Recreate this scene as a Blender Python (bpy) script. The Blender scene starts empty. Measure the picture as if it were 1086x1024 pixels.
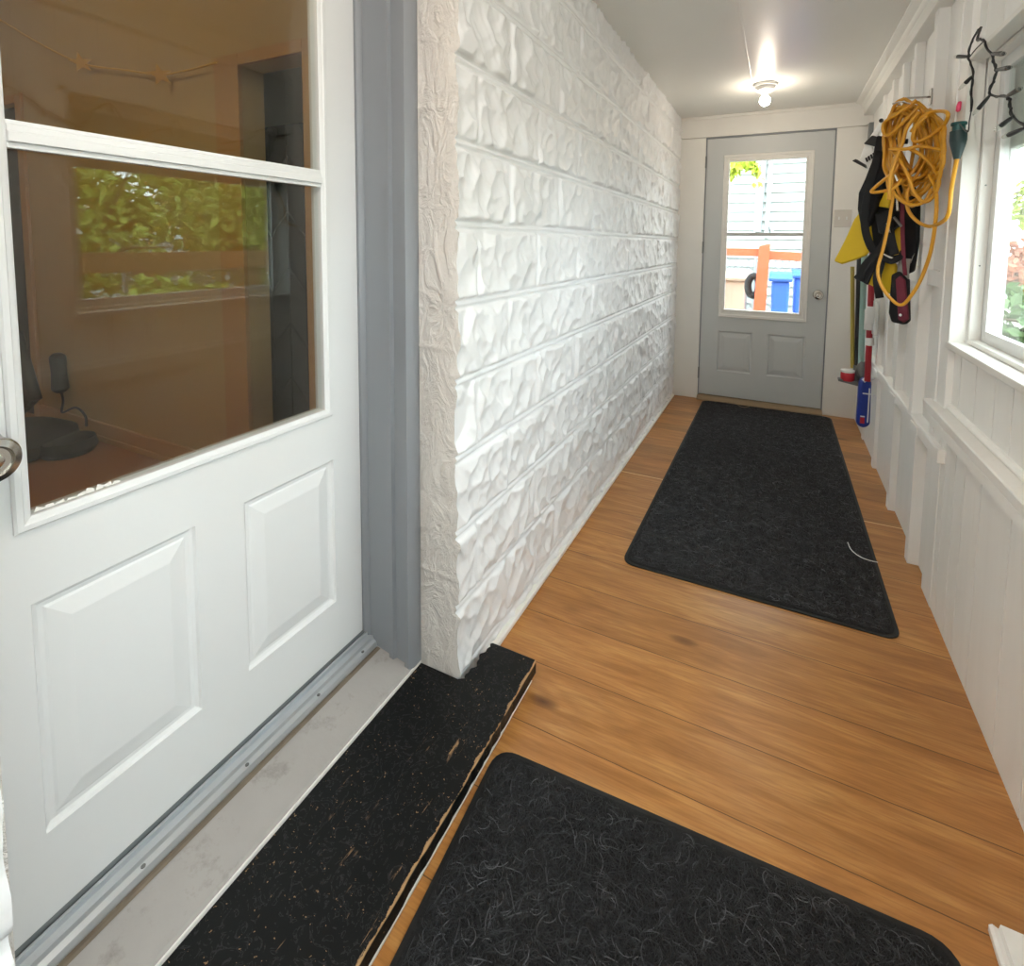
import bpy, math, random
import numpy as np
from mathutils import Vector, Matrix

S = bpy.context.scene
C = S.collection
random.seed(7)
RS = np.random.RandomState(11)

# ------------------------------------------------------------------ camera
F, CX, CY = 545.04, 563.89, 299.17
YAW, PITCH, ROLL, HCAM = -0.4463, -0.0763, 0.0106, 1.2307
_f = np.array([math.sin(YAW) * math.cos(PITCH), math.cos(YAW) * math.cos(PITCH), math.sin(PITCH)])
_r0 = np.array([math.cos(YAW), -math.sin(YAW), 0.0])
_u0 = np.cross(_r0, _f)
_R = _r0 * math.cos(ROLL) + _u0 * math.sin(ROLL)
_U = -_r0 * math.sin(ROLL) + _u0 * math.cos(ROLL)
cam = bpy.data.cameras.new('camera')
cam.sensor_fit = 'HORIZONTAL'
cam.sensor_width = 36.0
cam.lens = F / 1086.0 * 36.0
cam.shift_x = (543.0 - CX) / 1086.0
cam.shift_y = (CY - 512.0) / 1086.0
cam.clip_start = 0.02
cam.clip_end = 200
co = bpy.data.objects.new('camera', cam)
C.objects.link(co)
m = Matrix.Identity(4)
for i in range(3):
    m[i][0], m[i][1], m[i][2] = _R[i], _U[i], -_f[i]
m[2][3] = HCAM
co.matrix_world = m
S.camera = co

# ------------------------------------------------------------------ sky and exposure
S.view_settings.view_transform = 'Standard'
S.view_settings.look = 'None'
S.view_settings.gamma = 1.0
S.view_settings.exposure = 0.84
SKY = 5.6
PORCH_BULB = 70.0
NEAR_BULB = 430.0
ROOM_FILL = 235.0
w = bpy.data.worlds.new('overcast_sky')
S.world = w
w.use_nodes = True
bg = w.node_tree.nodes['Background']
bg.inputs[0].default_value = (0.87, 0.94, 1.0, 1)
bg.inputs[1].default_value = SKY
S.cycles.max_bounces = 10
S.cycles.diffuse_bounces = 6
S.cycles.glossy_bounces = 5
S.cycles.transmission_bounces = 8
S.cycles.transparent_max_bounces = 24
S.cycles.sample_clamp_indirect = 8.0
S.cycles.caustics_reflective = False
S.cycles.caustics_refractive = False
S.cycles.use_denoising = True


# ------------------------------------------------------------------ helpers: points
def ray(u, v):
    return _f + _R * ((u - CX) / F) - _U * ((v - CY) / F)


def at(u, v, ax, val):
    d = ray(u, v)
    i = 'xyz'.index(ax)
    c = (0.0, 0.0, HCAM)
    t = (val - c[i]) / d[i]
    return np.array([0, 0, HCAM]) + d * t


def vplane(p0, p1):
    """vertical plane through two plan points: returns f(u,v,off) -> 3D point, and its normal towards the viewer"""
    a = np.array([p0[0], p0[1]], float)
    b = np.array([p1[0], p1[1]], float)
    t = (b - a) / np.linalg.norm(b - a)
    n = np.array([t[1], -t[0]])
    if n @ a > 0:
        n = -n
    n3 = np.array([n[0], n[1], 0])

    def g(u, v, off=0.0):
        d = ray(u, v)
        s = (n @ a + off) / (n3 @ d)
        return np.array([0, 0, HCAM]) + d * s
    return g, n3


# ------------------------------------------------------------------ helpers: materials
def lin(c):
    return tuple((x / 255.0 / 12.92) if x / 255.0 <= 0.04045 else ((x / 255.0 + 0.055) / 1.055) ** 2.4 for x in c)


class NT:
    def __init__(s, name):
        s.m = bpy.data.materials.new(name)
        s.m.use_nodes = True
        s.t = s.m.node_tree
        s.b = s.t.nodes['Principled BSDF']
        s.out = s.t.nodes['Material Output']

    def n(s, typ, **kw):
        x = s.t.nodes.new(typ)
        for k, v in kw.items():
            if k.startswith('i_'):
                x.inputs[k[2:].replace('_', ' ')].default_value = v
            else:
                setattr(x, k, v)
        return x

    def l(s, a, b):
        s.t.links.new(a, b)

    def math(s, op, a, b=None, c=None):
        x = s.n('ShaderNodeMath', operation=op)
        for i, v in enumerate((a, b, c)):
            if v is None:
                continue
            if isinstance(v, (int, float)):
                x.inputs[i].default_value = v
            else:
                s.l(v, x.inputs[i])
        return x.outputs[0]

    def mix(s, fac, a, b, mode='MIX'):
        x = s.n('ShaderNodeMix', data_type='RGBA', blend_type=mode)
        for i, v in ((0, fac), (6, a), (7, b)):
            if isinstance(v, (int, float)):
                x.inputs[i].default_value = v
            elif isinstance(v, tuple):
                x.inputs[i].default_value = (*v[:3], 1)
            else:
                s.l(v, x.inputs[i])
        return x.outputs[2]

    def coord(s, scale=(1, 1, 1)):
        tc = s.n('ShaderNodeTexCoord')
        mp = s.n('ShaderNodeMapping')
        mp.inputs['Scale'].default_value = scale
        s.l(tc.outputs['Object'], mp.inputs[0])
        return mp.outputs[0]

    def noise(s, vec, scale, detail=4, rough=.55, dist=0.0):
        x = s.n('ShaderNodeTexNoise')
        x.inputs['Scale'].default_value = scale
        x.inputs['Detail'].default_value = detail
        x.inputs['Roughness'].default_value = rough
        x.inputs['Distortion'].default_value = dist
        if vec is not None:
            s.l(vec, x.inputs['Vector'])
        return x.outputs[0]

    def ramp(s, fac, stops):
        x = s.n('ShaderNodeValToRGB')
        e = x.color_ramp.elements
        while len(e) < len(stops):
            e.new(0.5)
        for q, (p, c) in zip(e, stops):
            q.position = p
            q.color = (*c[:3], 1) if isinstance(c, tuple) else (c, c, c, 1)
        s.l(fac, x.inputs[0])
        return x.outputs[0]

    def bump(s, h, strength, dist=0.01):
        x = s.n('ShaderNodeBump')
        x.inputs['Strength'].default_value = strength
        x.inputs['Distance'].default_value = dist
        s.l(h, x.inputs['Height'])
        s.l(x.outputs[0], s.b.inputs['Normal'])


def pmat(name, col, rough=.5, metal=0.0, vary=.06, vscale=6, bscale=60, bstr=.08, bdist=.002, stretch=(1, 1, 1), spec=.5, dirt=None):
    """painted / moulded surface: base colour with soft variation and a fine bump"""
    t = NT(name)
    c = lin(col)
    v = t.coord(stretch)
    n1 = t.noise(v, vscale, 5)
    base = t.mix(n1, tuple(x * (1 - vary) for x in c), tuple(min(1, x * (1 + vary)) for x in c))
    if dirt:
        dcol, dscale, lo, hi = dirt
        n3 = t.noise(v, dscale, 8, .7)
        base = t.mix(t.ramp(n3, [(lo, 0.0), (hi, 1.0)]), base, lin(dcol))
    t.l(base, t.b.inputs['Base Color'])
    t.b.inputs['Roughness'].default_value = rough
    t.b.inputs['Metallic'].default_value = metal
    t.b.inputs['Specular IOR Level'].default_value = spec
    n2 = t.noise(v, bscale, 6, .6)
    t.bump(n2, bstr, bdist)
    return t.m


def glass_mat(name, tint=(1, 1, 1), f0=.045):
    t = NT(name)
    t.t.nodes.remove(t.b)
    tr = t.n('ShaderNodeBsdfTransparent')
    tr.inputs[0].default_value = (*tint, 1)
    gl = t.n('ShaderNodeBsdfGlossy')
    gl.inputs['Roughness'].default_value = 0.0
    lw = t.n('ShaderNodeLayerWeight')
    lw.inputs[0].default_value = .5
    fac = t.math('POWER', lw.outputs['Facing'], 4.0)
    fac = t.math('MULTIPLY_ADD', fac, 1 - f0, f0)
    mx = t.n('ShaderNodeMixShader')
    t.l(fac, mx.inputs[0])
    t.l(tr.outputs[0], mx.inputs[1])
    t.l(gl.outputs[0], mx.inputs[2])
    t.l(mx.outputs[0], t.out.inputs[0])
    return t.m


def emit_mat(name, col, strength):
    t = NT(name)
    t.b.inputs['Base Color'].default_value = (*col, 1)
    t.b.inputs['Emission Color'].default_value = (*col, 1)
    t.b.inputs['Emission Strength'].default_value = strength
    return t.m


# ------------------------------------------------------------------ helpers: meshes
class MB:
    def __init__(s):
        s.v = []
        s.f = []

    def add(s, vs, fs):
        o = len(s.v)
        s.v += [tuple(float(q) for q in p) for p in vs]
        s.f += [tuple(i + o for i in f) for f in fs]
        return s

    def quad(s, a, b, c, d):
        return s.add([a, b, c, d], [(0, 1, 2, 3)])

    def box(s, x0, x1, y0, y1, z0, z1):
        x0, x1 = min(x0, x1), max(x0, x1)
        y0, y1 = min(y0, y1), max(y0, y1)
        z0, z1 = min(z0, z1), max(z0, z1)
        v = [(x, y, z) for z in (z0, z1) for x, y in ((x0, y0), (x1, y0), (x1, y1), (x0, y1))]
        return s.add(v, [(3, 2, 1, 0), (4, 5, 6, 7), (0, 1, 5, 4), (1, 2, 6, 5), (2, 3, 7, 6), (3, 0, 4, 7)])

    def prism(s, poly, axis, a, b):
        """extrude a polygon (2D) along axis 'x','y','z' from a to b. 2D coords are the two other axes in order"""
        n = len(poly)

        def P(p, t):
            return {'x': (t, p[0], p[1]), 'y': (p[0], t, p[1]), 'z': (p[0], p[1], t)}[axis]
        v = [P(p, a) for p in poly] + [P(p, b) for p in poly]
        fs = [tuple(range(n))[::-1], tuple(range(n, 2 * n))] + [(i, (i + 1) % n, n + (i + 1) % n, n + i) for i in range(n)]
        return s.add(v, fs)

    def slab(s, pts, n, th):
        """polygon of 3D points given thickness th along n"""
        n = np.array(n, float)
        k = len(pts)
        v = [np.array(p) for p in pts] + [np.array(p) + n * th for p in pts]
        return s.add(v, [tuple(range(k))[::-1], tuple(range(k, 2 * k))] + [(i, (i + 1) % k, k + (i + 1) % k, k + i) for i in range(k)])

    def tube(s, pts, r, k=8, closed=False, flat=None):
        """round tube along points; r number or list; flat=(ratio, normal) squashes it into a strap"""
        P = [np.array(p, float) for p in pts]
        n = len(P)
        R = [r] * n if isinstance(r, (int, float)) else list(r)
        up = None
        o = len(s.v)
        for i in range(n):
            if closed:
                t = P[(i + 1) % n] - P[i - 1]
            else:
                t = P[min(i + 1, n - 1)] - P[max(i - 1, 0)]
            t = t / (np.linalg.norm(t) + 1e-12)
            if flat is not None:
                a = np.array(flat[1], float)
                a = a - t * (a @ t)
                a /= np.linalg.norm(a) + 1e-9
            else:
                if up is None:
                    up = np.array([0, 0, 1.0]) if abs(t[2]) < .9 else np.array([1.0, 0, 0])
                a = up - t * (up @ t)
                a /= np.linalg.norm(a) + 1e-9
                up = a
            b = np.cross(t, a)
            q = flat[0] if flat is not None else 1.0
            for j in range(k):
                w_ = 2 * math.pi * j / k
                s.v.append(tuple(P[i] + R[i] * (math.cos(w_) * a * q + math.sin(w_) * b)))
        last = n if closed else n - 1
        for i in range(last):
            for j in range(k):
                i2 = (i + 1) % n
                s.f.append((o + i * k + j, o + i * k + (j + 1) % k, o + i2 * k + (j + 1) % k, o + i2 * k + j))
        if not closed:
            s.f.append(tuple(o + j for j in range(k))[::-1])
            s.f.append(tuple(o + (n - 1) * k + j for j in range(k)))
        return s

    def lathe(s, prof, center, axis='z', k=24):
        """profile [(r, h)] turned about axis through center"""
        c = np.array(center, float)
        e = {'x': ((0, 1, 0), (0, 0, 1), (1, 0, 0)), 'y': ((0, 0, 1), (1, 0, 0), (0, 1, 0)), 'z': ((1, 0, 0), (0, 1, 0), (0, 0, 1))}
        if isinstance(axis, str):
            A, B, D = [np.array(q, float) for q in e[axis]]
        else:
            D = np.array(axis, float)
            D /= np.linalg.norm(D)
            A = np.cross(D, (0, 0, 1) if abs(D[2]) < .9 else (1, 0, 0))
            A /= np.linalg.norm(A)
            B = np.cross(D, A)
        o = len(s.v)
        for r, h in prof:
            for j in range(k):
                w_ = 2 * math.pi * j / k
                s.v.append(tuple(c + D * h + r * (math.cos(w_) * A + math.sin(w_) * B)))
        for i in range(len(prof) - 1):
            for j in range(k):
                s.f.append((o + i * k + j, o + i * k + (j + 1) % k, o + (i + 1) * k + (j + 1) % k, o + (i + 1) * k + j))
        s.f.append(tuple(o + j for j in range(k))[::-1])
        s.f.append(tuple(o + (len(prof) - 1) * k + j for j in range(k)))
        return s

    def build(s, name, mat, parent=None, smooth=False, bevel=0, seg=2):
        me = bpy.data.meshes.new(name)
        me.from_pydata(s.v, [], s.f)
        me.update()
        me.materials.append(mat)
        ob = bpy.data.objects.new(name, me)
        C.objects.link(ob)
        if parent is not None:
            ob.parent = parent
            ob.matrix_parent_inverse = Matrix.Translation(-parent_loc(parent))
        if smooth:
            me.polygons.foreach_set('use_smooth', [True] * len(me.polygons))
            if smooth != 'all':
                me.set_sharp_from_angle(angle=math.radians(40))
        if bevel:
            md = ob.modifiers.new('soft_edges', 'BEVEL')
            md.width = bevel
            md.segments = seg
            md.limit_method = 'ANGLE'
            md.angle_limit = math.radians(40)
        return ob


def parent_loc(o):
    # every child mesh is modelled in world coordinates; only top-level empties carry a location
    return o.location.copy() if o.parent is None else Vector((0, 0, 0))


def empty(name, loc):
    o = bpy.data.objects.new(name, None)
    o.empty_display_size = .05
    o.location = loc
    C.objects.link(o)
    return o


def tag(o, label, cat, group=None, kind=None):
    o['label'] = label
    o['category'] = cat
    if group:
        o['group'] = group
    if kind:
        o['kind'] = kind
    return o


def thing(name, loc, label, cat, group=None):
    return tag(empty(name, loc), label, cat, group)


def struct(o, label, cat):
    o['kind'] = 'structure'
    return tag(o, label, cat)


def smooth_path(pts, n=8):
    """Catmull-Rom through 3D points"""
    P = [np.array(p, float) for p in pts]
    P = [2 * P[0] - P[1]] + P + [2 * P[-1] - P[-2]]
    out = []
    for i in range(1, len(P) - 2):
        for k in range(n):
            t = k / n
            a, b, c, d = P[i - 1], P[i], P[i + 1], P[i + 2]
            out.append(.5 * ((2 * b) + (c - a) * t + (2 * a - 5 * b + 4 * c - d) * t * t + (3 * b - a - 3 * c + d) * t ** 3))
    out.append(P[-2])
    return out


# ------------------------------------------------------------------ materials
M = {}
M['block'] = pmat('white_painted_block', (232, 231, 232), .38, vary=.02, bscale=45, bstr=.25, bdist=.003)
M['stucco'] = pmat('white_painted_stucco', (214, 206, 199), .55, vary=.03, bscale=38, bstr=.6, bdist=.006)


def stucco():
    t = NT('white_trowelled_stucco')
    v = t.coord((1, 1, .55))
    n1 = t.noise(v, 15, 6, .6, 1.2)
    ridge = t.math('SUBTRACT', 1.0, t.math('MULTIPLY', t.math('ABSOLUTE', t.math('SUBTRACT', n1, .5)), 9.0))
    ridge = t.math('MAXIMUM', ridge, 0.0)
    n2 = t.noise(v, 70, 5, .6, .8)
    h = t.math('ADD', t.math('MULTIPLY', ridge, .7), t.math('MULTIPLY', n2, .6))
    base = t.mix(t.noise(v, 8, 4), lin((214, 207, 201)), lin((224, 218, 212)))
    t.l(base, t.b.inputs['Base Color'])
    t.b.inputs['Roughness'].default_value = .5
    t.bump(h, .6, .008)
    return t.m


M['stucco'] = stucco()
M['door_white'] = pmat('white_door_paint', (226, 226, 226), .4, vary=.01, bscale=90, bstr=.05)
M['trim_white'] = pmat('white_trim_paint', (230, 227, 221), .45, vary=.03, bscale=50, bstr=.12)
M['boards'] = pmat('white_board_paint', (238, 236, 232), .5, vary=.05, vscale=5, bscale=30, bstr=.18, stretch=(4, 4, .35), dirt=((204, 198, 190), 5, .62, .95))
M['ceiling'] = pmat('ceiling_gloss_paint', (228, 226, 221), .33, vary=.015, bscale=14, bstr=.06, bdist=.004)
M['grey_door'] = pmat('pale_grey_door_paint', (196, 198, 197), .42, vary=.015, bscale=70, bstr=.06)
M['grey_frame'] = pmat('grey_frame_paint', (136, 139, 144), .4, vary=.04, bscale=60, bstr=.12, stretch=(1, 1, .3))
M['alu'] = pmat('brushed_aluminium', (206, 210, 214), .32, .75, vary=.05, bscale=120, bstr=.06, stretch=(8, .4, 8))
M['sweep'] = pmat('grey_door_sweep', (120, 124, 126), .6)
M['concrete'] = pmat('worn_grey_concrete', (164, 159, 155), .8, vary=.1, vscale=9, bscale=70, bstr=.4, bdist=.003, dirt=((120, 114, 106), 14, .55, .8))
M['dark_gap'] = pmat('dark_gap', (50, 48, 45), .8)
M['gap_wood'] = pmat('weathered_wood_strip', (150, 128, 100), .7, vary=.25, vscale=14, stretch=(1, 6, 6))
M['dirt'] = pmat('brown_dirt_line', (118, 106, 92), .9, vary=.4, vscale=20)
M['chrome'] = pmat('satin_chrome', (200, 196, 190), .22, 1.0, vary=.02, bstr=.02)
M['chrome_dark'] = pmat('keyhole_dark', (60, 56, 52), .4, .8)
M['black_plastic'] = pmat('black_plastic', (24, 25, 26), .45, vary=.15)
M['black_fabric'] = pmat('black_webbing', (20, 21, 25), .8, vary=.25, vscale=30, bscale=300, bstr=.4)
M['yellow_fabric'] = pmat('yellow_nylon', (222, 186, 22), .55, vary=.08, vscale=10, bscale=25, bstr=.35, bdist=.008)
M['burgundy'] = pmat('burgundy_fabric', (110, 32, 52), .7, vary=.15)
M['grey_strap'] = pmat('grey_webbing', (150, 148, 142), .8)
M['cord'] = pmat('yellow_cord_jacket', (206, 146, 32), .38, vary=.08, vscale=9)
M['green_rubber'] = pmat('dark_green_rubber', (24, 48, 48), .5)
M['teal_rubber'] = pmat('teal_rubber', (20, 74, 72), .45)
M['pink_tag'] = pmat('pink_plastic_tag', (226, 70, 110), .5)
M['white_plastic'] = pmat('white_plastic', (228, 228, 226), .4, vary=.02)
M['switch_plate'] = pmat('almond_switch_plate', (206, 200, 192), .35, vary=.01)
M['clear'] = glass_mat('clear_bulb_plastic', (.93, .95, .93), .08)
M['porch_glass'] = glass_mat('door_glass', (.95, .97, .96), .032)
M['window_glass'] = glass_mat('window_glass', (.93, .97, .95), .03)
M['room_glass'] = glass_mat('dark_room_glass', (.92, .9, .86), .032)
M['grey_metal'] = pmat('grey_metal', (120, 122, 122), .4, .6)
M['teal_pole'] = pmat('pale_teal_handle', (150, 184, 176), .4)
M['red_pole'] = pmat('red_handle', (160, 24, 40), .4)
M['red_plastic'] = pmat('red_plastic', (186, 36, 52), .45)
M['olive_yellow'] = pmat('yellow_handle', (176, 158, 70), .5)
M['bag_blue'] = pmat('blue_bag_plastic', (24, 50, 140), .35, vary=.15, vscale=14, bscale=18, bstr=.5, bdist=.01)
M['bag_red'] = pmat('red_bag_print', (184, 30, 50), .4)
M['bag_white'] = pmat('white_bag_print', (222, 222, 226), .4)
M['tan_wall'] = pmat('tan_room_wall', (198, 176, 130), .75, vary=.03, vscale=3)
M['tan_trim'] = pmat('tan_room_trim', (196, 160, 112), .6)
M['room_floor'] = pmat('room_wood_floor', (168, 116, 62), .45, vary=.15, vscale=3, stretch=(.6, 6, 1))
M['screen_and_void'] = pmat('dark_slate_and_void_shade', (44, 41, 37), .6, vary=.1)  # slate of the screen; also the painted shade in the second doorway
M['dark_line'] = pmat('black_chevron_line', (22, 20, 18), .6)
M['gold'] = pmat('gold_star_foil', (226, 184, 84), .5, 0.0)
M['leaf'] = pmat('green_leaves', (150, 168, 66), .55, vary=.5, vscale=3)
M['leaf_dark'] = pmat('dark_green_leaves', (90, 124, 66), .55, vary=.5, vscale=3)
M['leaf_yellow'] = pmat('yellow_green_leaves', (172, 190, 60), .55, vary=.35, vscale=6)
M['leaf_red'] = pmat('red_brown_leaves', (176, 108, 84), .6, vary=.3, vscale=5)
M['bark'] = pmat('tree_bark', (104, 84, 62), .85, vary=.3, vscale=14, bscale=22, bstr=.7, stretch=(1, 1, .25))
M['fence_brown'] = pmat('brown_fence_wood', (116, 86, 58), .75, vary=.2, vscale=8)
M['fence_red'] = pmat('red_stained_wood', (208, 92, 56), .7, vary=.14, vscale=9)
M['wire'] = pmat('galvanised_wire', (150, 154, 154), .4, .6)
M['siding'] = pmat('white_lap_siding', (178, 186, 183), .6, vary=.02, vscale=2)
M['conduit'] = pmat('grey_conduit', (172, 178, 178), .5)
M['bin_blue'] = pmat('blue_bin_plastic', (52, 104, 196), .5, vary=.06)
M['bin_beige'] = pmat('beige_bin_plastic', (196, 168, 150), .55, vary=.06)
M['tyre'] = pmat('black_tyre_rubber', (30, 30, 32), .8)
M['ground'] = pmat('garden_ground', (150, 146, 134), .9, vary=.35, vscale=3, bscale=10, bstr=.5, bdist=.05)


def floor_material():
    t = NT('golden_oak_planks')
    tc = t.n('ShaderNodeTexCoord')
    sp = t.n('ShaderNodeSeparateXYZ')
    t.l(tc.outputs['Object'], sp.inputs[0])
    X, Y = sp.outputs[0], sp.outputs[1]
    far = t.math('GREATER_THAN', Y, 2.657)
    wd = t.math('MULTIPLY_ADD', far, .105 - .187, .187)
    q = t.math('DIVIDE', t.math('SUBTRACT', Y, 1.11), wd)
    idx = t.math('FLOOR', q)
    fr = t.math('FRACT', q)
    idx = t.math('MULTIPLY_ADD', far, 40.0, idx)
    wn = t.n('ShaderNodeTexWhiteNoise', noise_dimensions='1D')
    t.l(idx, wn.inputs['W'])
    cv = t.n('ShaderNodeCombineXYZ')
    t.l(t.math('MULTIPLY_ADD', idx, 3.7, X), cv.inputs[0])
    t.l(Y, cv.inputs[1])
    t.l(t.math('MULTIPLY', idx, 1.31), cv.inputs[2])
    mp = t.n('ShaderNodeMapping')
    mp.inputs['Scale'].default_value = (1.1, 9, 1)
    t.l(cv.outputs[0], mp.inputs[0])
    g1 = t.noise(mp.outputs[0], 2.2, 8, .62, .8)
    mp2 = t.n('ShaderNodeMapping')
    mp2.inputs['Scale'].default_value = (3, 60, 1)
    t.l(cv.outputs[0], mp2.inputs[0])
    g2 = t.noise(mp2.outputs[0], 3.0, 4, .6)
    # cathedral grain: distorted rings stretched along the plank
    mp3 = t.n('ShaderNodeMapping')
    mp3.inputs['Scale'].default_value = (.8, 5.5, 1)
    t.l(cv.outputs[0], mp3.inputs[0])
    base_n = t.noise(mp3.outputs[0], 1.6, 2, .5, .3)
    rings = t.math('SINE', t.math('MULTIPLY', base_n, 70.0))
    rings = t.math('MULTIPLY_ADD', rings, .5, .5)
    col = t.ramp(g1, [(.25, lin((150, 97, 48))), (.5, lin((184, 127, 68))), (.75, lin((208, 156, 94)))])
    col = t.mix(t.math('MULTIPLY', t.ramp(rings, [(.0, 0.0), (.9, .35)]), .6), col, lin((138, 86, 40)))
    col = t.mix(t.math('MULTIPLY', t.ramp(g2, [(.45, 0.0), (.72, 1.0)]), .45), col, lin((128, 78, 36)))
    # knots
    vo = t.n('ShaderNodeTexVoronoi')
    mp4 = t.n('ShaderNodeMapping')
    mp4.inputs['Scale'].default_value = (1.0, 2.6, 1)
    t.l(cv.outputs[0], mp4.inputs[0])
    t.l(mp4.outputs[0], vo.inputs['Vector'])
    vo.inputs['Scale'].default_value = 3.0
    kn = t.ramp(vo.outputs['Distance'], [(.0, 1.0), (.1, .55), (.16, 0.0)])
    gate = t.ramp(t.noise(cv.outputs[0], 2.0, 1), [(.5, 0.0), (.62, 1.0)])
    col = t.mix(t.math('MULTIPLY', kn, gate), col, lin((98, 60, 30)))
    hv = t.math('MULTIPLY_ADD', wn.outputs[0], t_amt(t, far), 1.0)
    col = t.mix(1.0, col, hv, 'MULTIPLY')
    e = t.math('MULTIPLY', t.math('MINIMUM', fr, t.math('SUBTRACT', 1.0, fr)), wd)
    seam = t.math('LESS_THAN', e, .0012)
    col = t.mix(t.math('MULTIPLY', seam, .75), col, lin((60, 36, 18)))
    cut = t.math('LESS_THAN', t.math('ABSOLUTE', t.math('SUBTRACT', Y, 2.657)), .004)
    col = t.mix(cut, col, lin((226, 190, 140)))
    t.l(col, t.b.inputs['Base Color'])
    t.b.inputs['Roughness'].default_value = .31
    h = t.math('SUBTRACT', t.math('MULTIPLY', g2, .25), seam)
    t.bump(h, .25, .002)
    return t.m


def t_amt(t, far):
    # random plank brightness: gentle close by, stronger in the short strips at the end
    return t.math('MULTIPLY_ADD', far, -.22, -.1)


M['floor'] = floor_material()


def mat_material(name):
    t = NT(name)
    v = t.coord()
    n1 = t.noise(v, 120, 4, .6, 2.0)
    c = t.ramp(n1, [(.35, lin((10, 10, 11))), (.6, lin((24, 24, 26))), (.8, lin((52, 52, 54)))])
    t.l(c, t.b.inputs['Base Color'])
    t.b.inputs['Roughness'].default_value = .85
    t.bump(n1, .8, .006)
    return t.m


M['mat_base'] = mat_material('black_mat_base')
M['mat_edge'] = pmat('black_rubber_edge', (16, 16, 17), .6)


def strand_material():
    t = NT('black_looped_fibre')
    g = t.n('ShaderNodeNewGeometry')
    c = t.ramp(g.outputs['Random Per Island'], [(0.0, lin((9, 9, 10))), (.6, lin((25, 25, 28))), (.9, lin((48, 48, 52))), (1.0, lin((92, 92, 96)))])
    t.l(c, t.b.inputs['Base Color'])
    t.b.inputs['Roughness'].default_value = .6
    return t.m


M['strand'] = strand_material()


def step_material():
    t = NT('worn_black_paint')
    v = t.coord()
    tc = t.n('ShaderNodeTexCoord')
    sp = t.n('ShaderNodeSeparateXYZ')
    t.l(tc.outputs['Object'], sp.inputs[0])
    n1 = t.noise(v, 5, 5)
    base = t.mix(n1, lin((5, 6, 7)), lin((16, 17, 18)))
    v2 = t.coord((34, 5, 20))
    n2 = t.noise(v2, 1.6, 6, .7, .6)
    v3 = t.coord((7, 4, 4))
    n3 = t.noise(v3, 2, 3)
    chips = t.math('MULTIPLY', t.ramp(n2, [(.63, 0.0), (.67, 1.0)]), t.ramp(n3, [(.48, 0.0), (.6, 1.0)]))
    n5 = t.noise(v, 150, 2)
    fleck = t.ramp(n5, [(.70, 0.0), (.73, .8)])
    edge = t.ramp(t.math('ADD', sp.outputs[0], t.math('MULTIPLY', t.noise(t.coord((1, 1, 1)), 22, 6, .7), .034)), [(-.0 + .0, 0.0), (1.0, 1.0)])
    # distance to the worn front edge
    dd = t.math('ADD', sp.outputs[0], t.math('MULTIPLY', t.noise(t.coord((1, .7, 1)), 26, 6, .7), .03))
    wear = t.math('GREATER_THAN', dd, -.5515)
    wear = t.math('MULTIPLY', wear, t.math('GREATER_THAN', sp.outputs[2], .0598))
    k = t.math('MAXIMUM', t.math('MAXIMUM', chips, fleck), wear)
    col = t.mix(k, base, lin((166, 132, 94)))
    swirl = t.ramp(t.noise(v, 30, 3, .5, 3.5), [(.56, 0.0), (.6, .16), (.64, 0.0)])
    col = t.mix(swirl, col, lin((110, 110, 110)))
    t.l(col, t.b.inputs['Base Color'])
    t.b.inputs['Roughness'].default_value = .45
    t.b.inputs['Specular IOR Level'].default_value = .22
    t.bump(t.math('SUBTRACT', n1, k), .3, .002)
    return t.m


M['step'] = step_material()

# ------------------------------------------------------------------ dimensions
XW, XR, XB = -0.728, 0.520, 0.545          # block wall, board wall face, back panels between studs
YC, YF, ZC = 1.0925, 4.24, 2.219           # block corner, far wall, ceiling
XD = -1.013                                # entrance door face

# ------------------------------------------------------------------ floor and ceiling
o = MB().box(-1.06, .70, -1.6, 4.30, -.06, 0).build('floor', M['floor'])
struct(o, 'golden oak plank floor running across the porch', 'floor')
o = MB().box(-1.10, .74, -1.6, 4.44, ZC, ZC + .08).build('ceiling', M['ceiling'])
struct(o, 'pale glossy painted porch ceiling', 'ceiling')
o = MB().box(-.196, -.186, -1.6, 3.40, ZC - .0025, ZC + .001).build('trim_5', M['ceiling'], bevel=.002)
struct(o, 'thin painted seam strip along the ceiling', 'trim')


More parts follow.
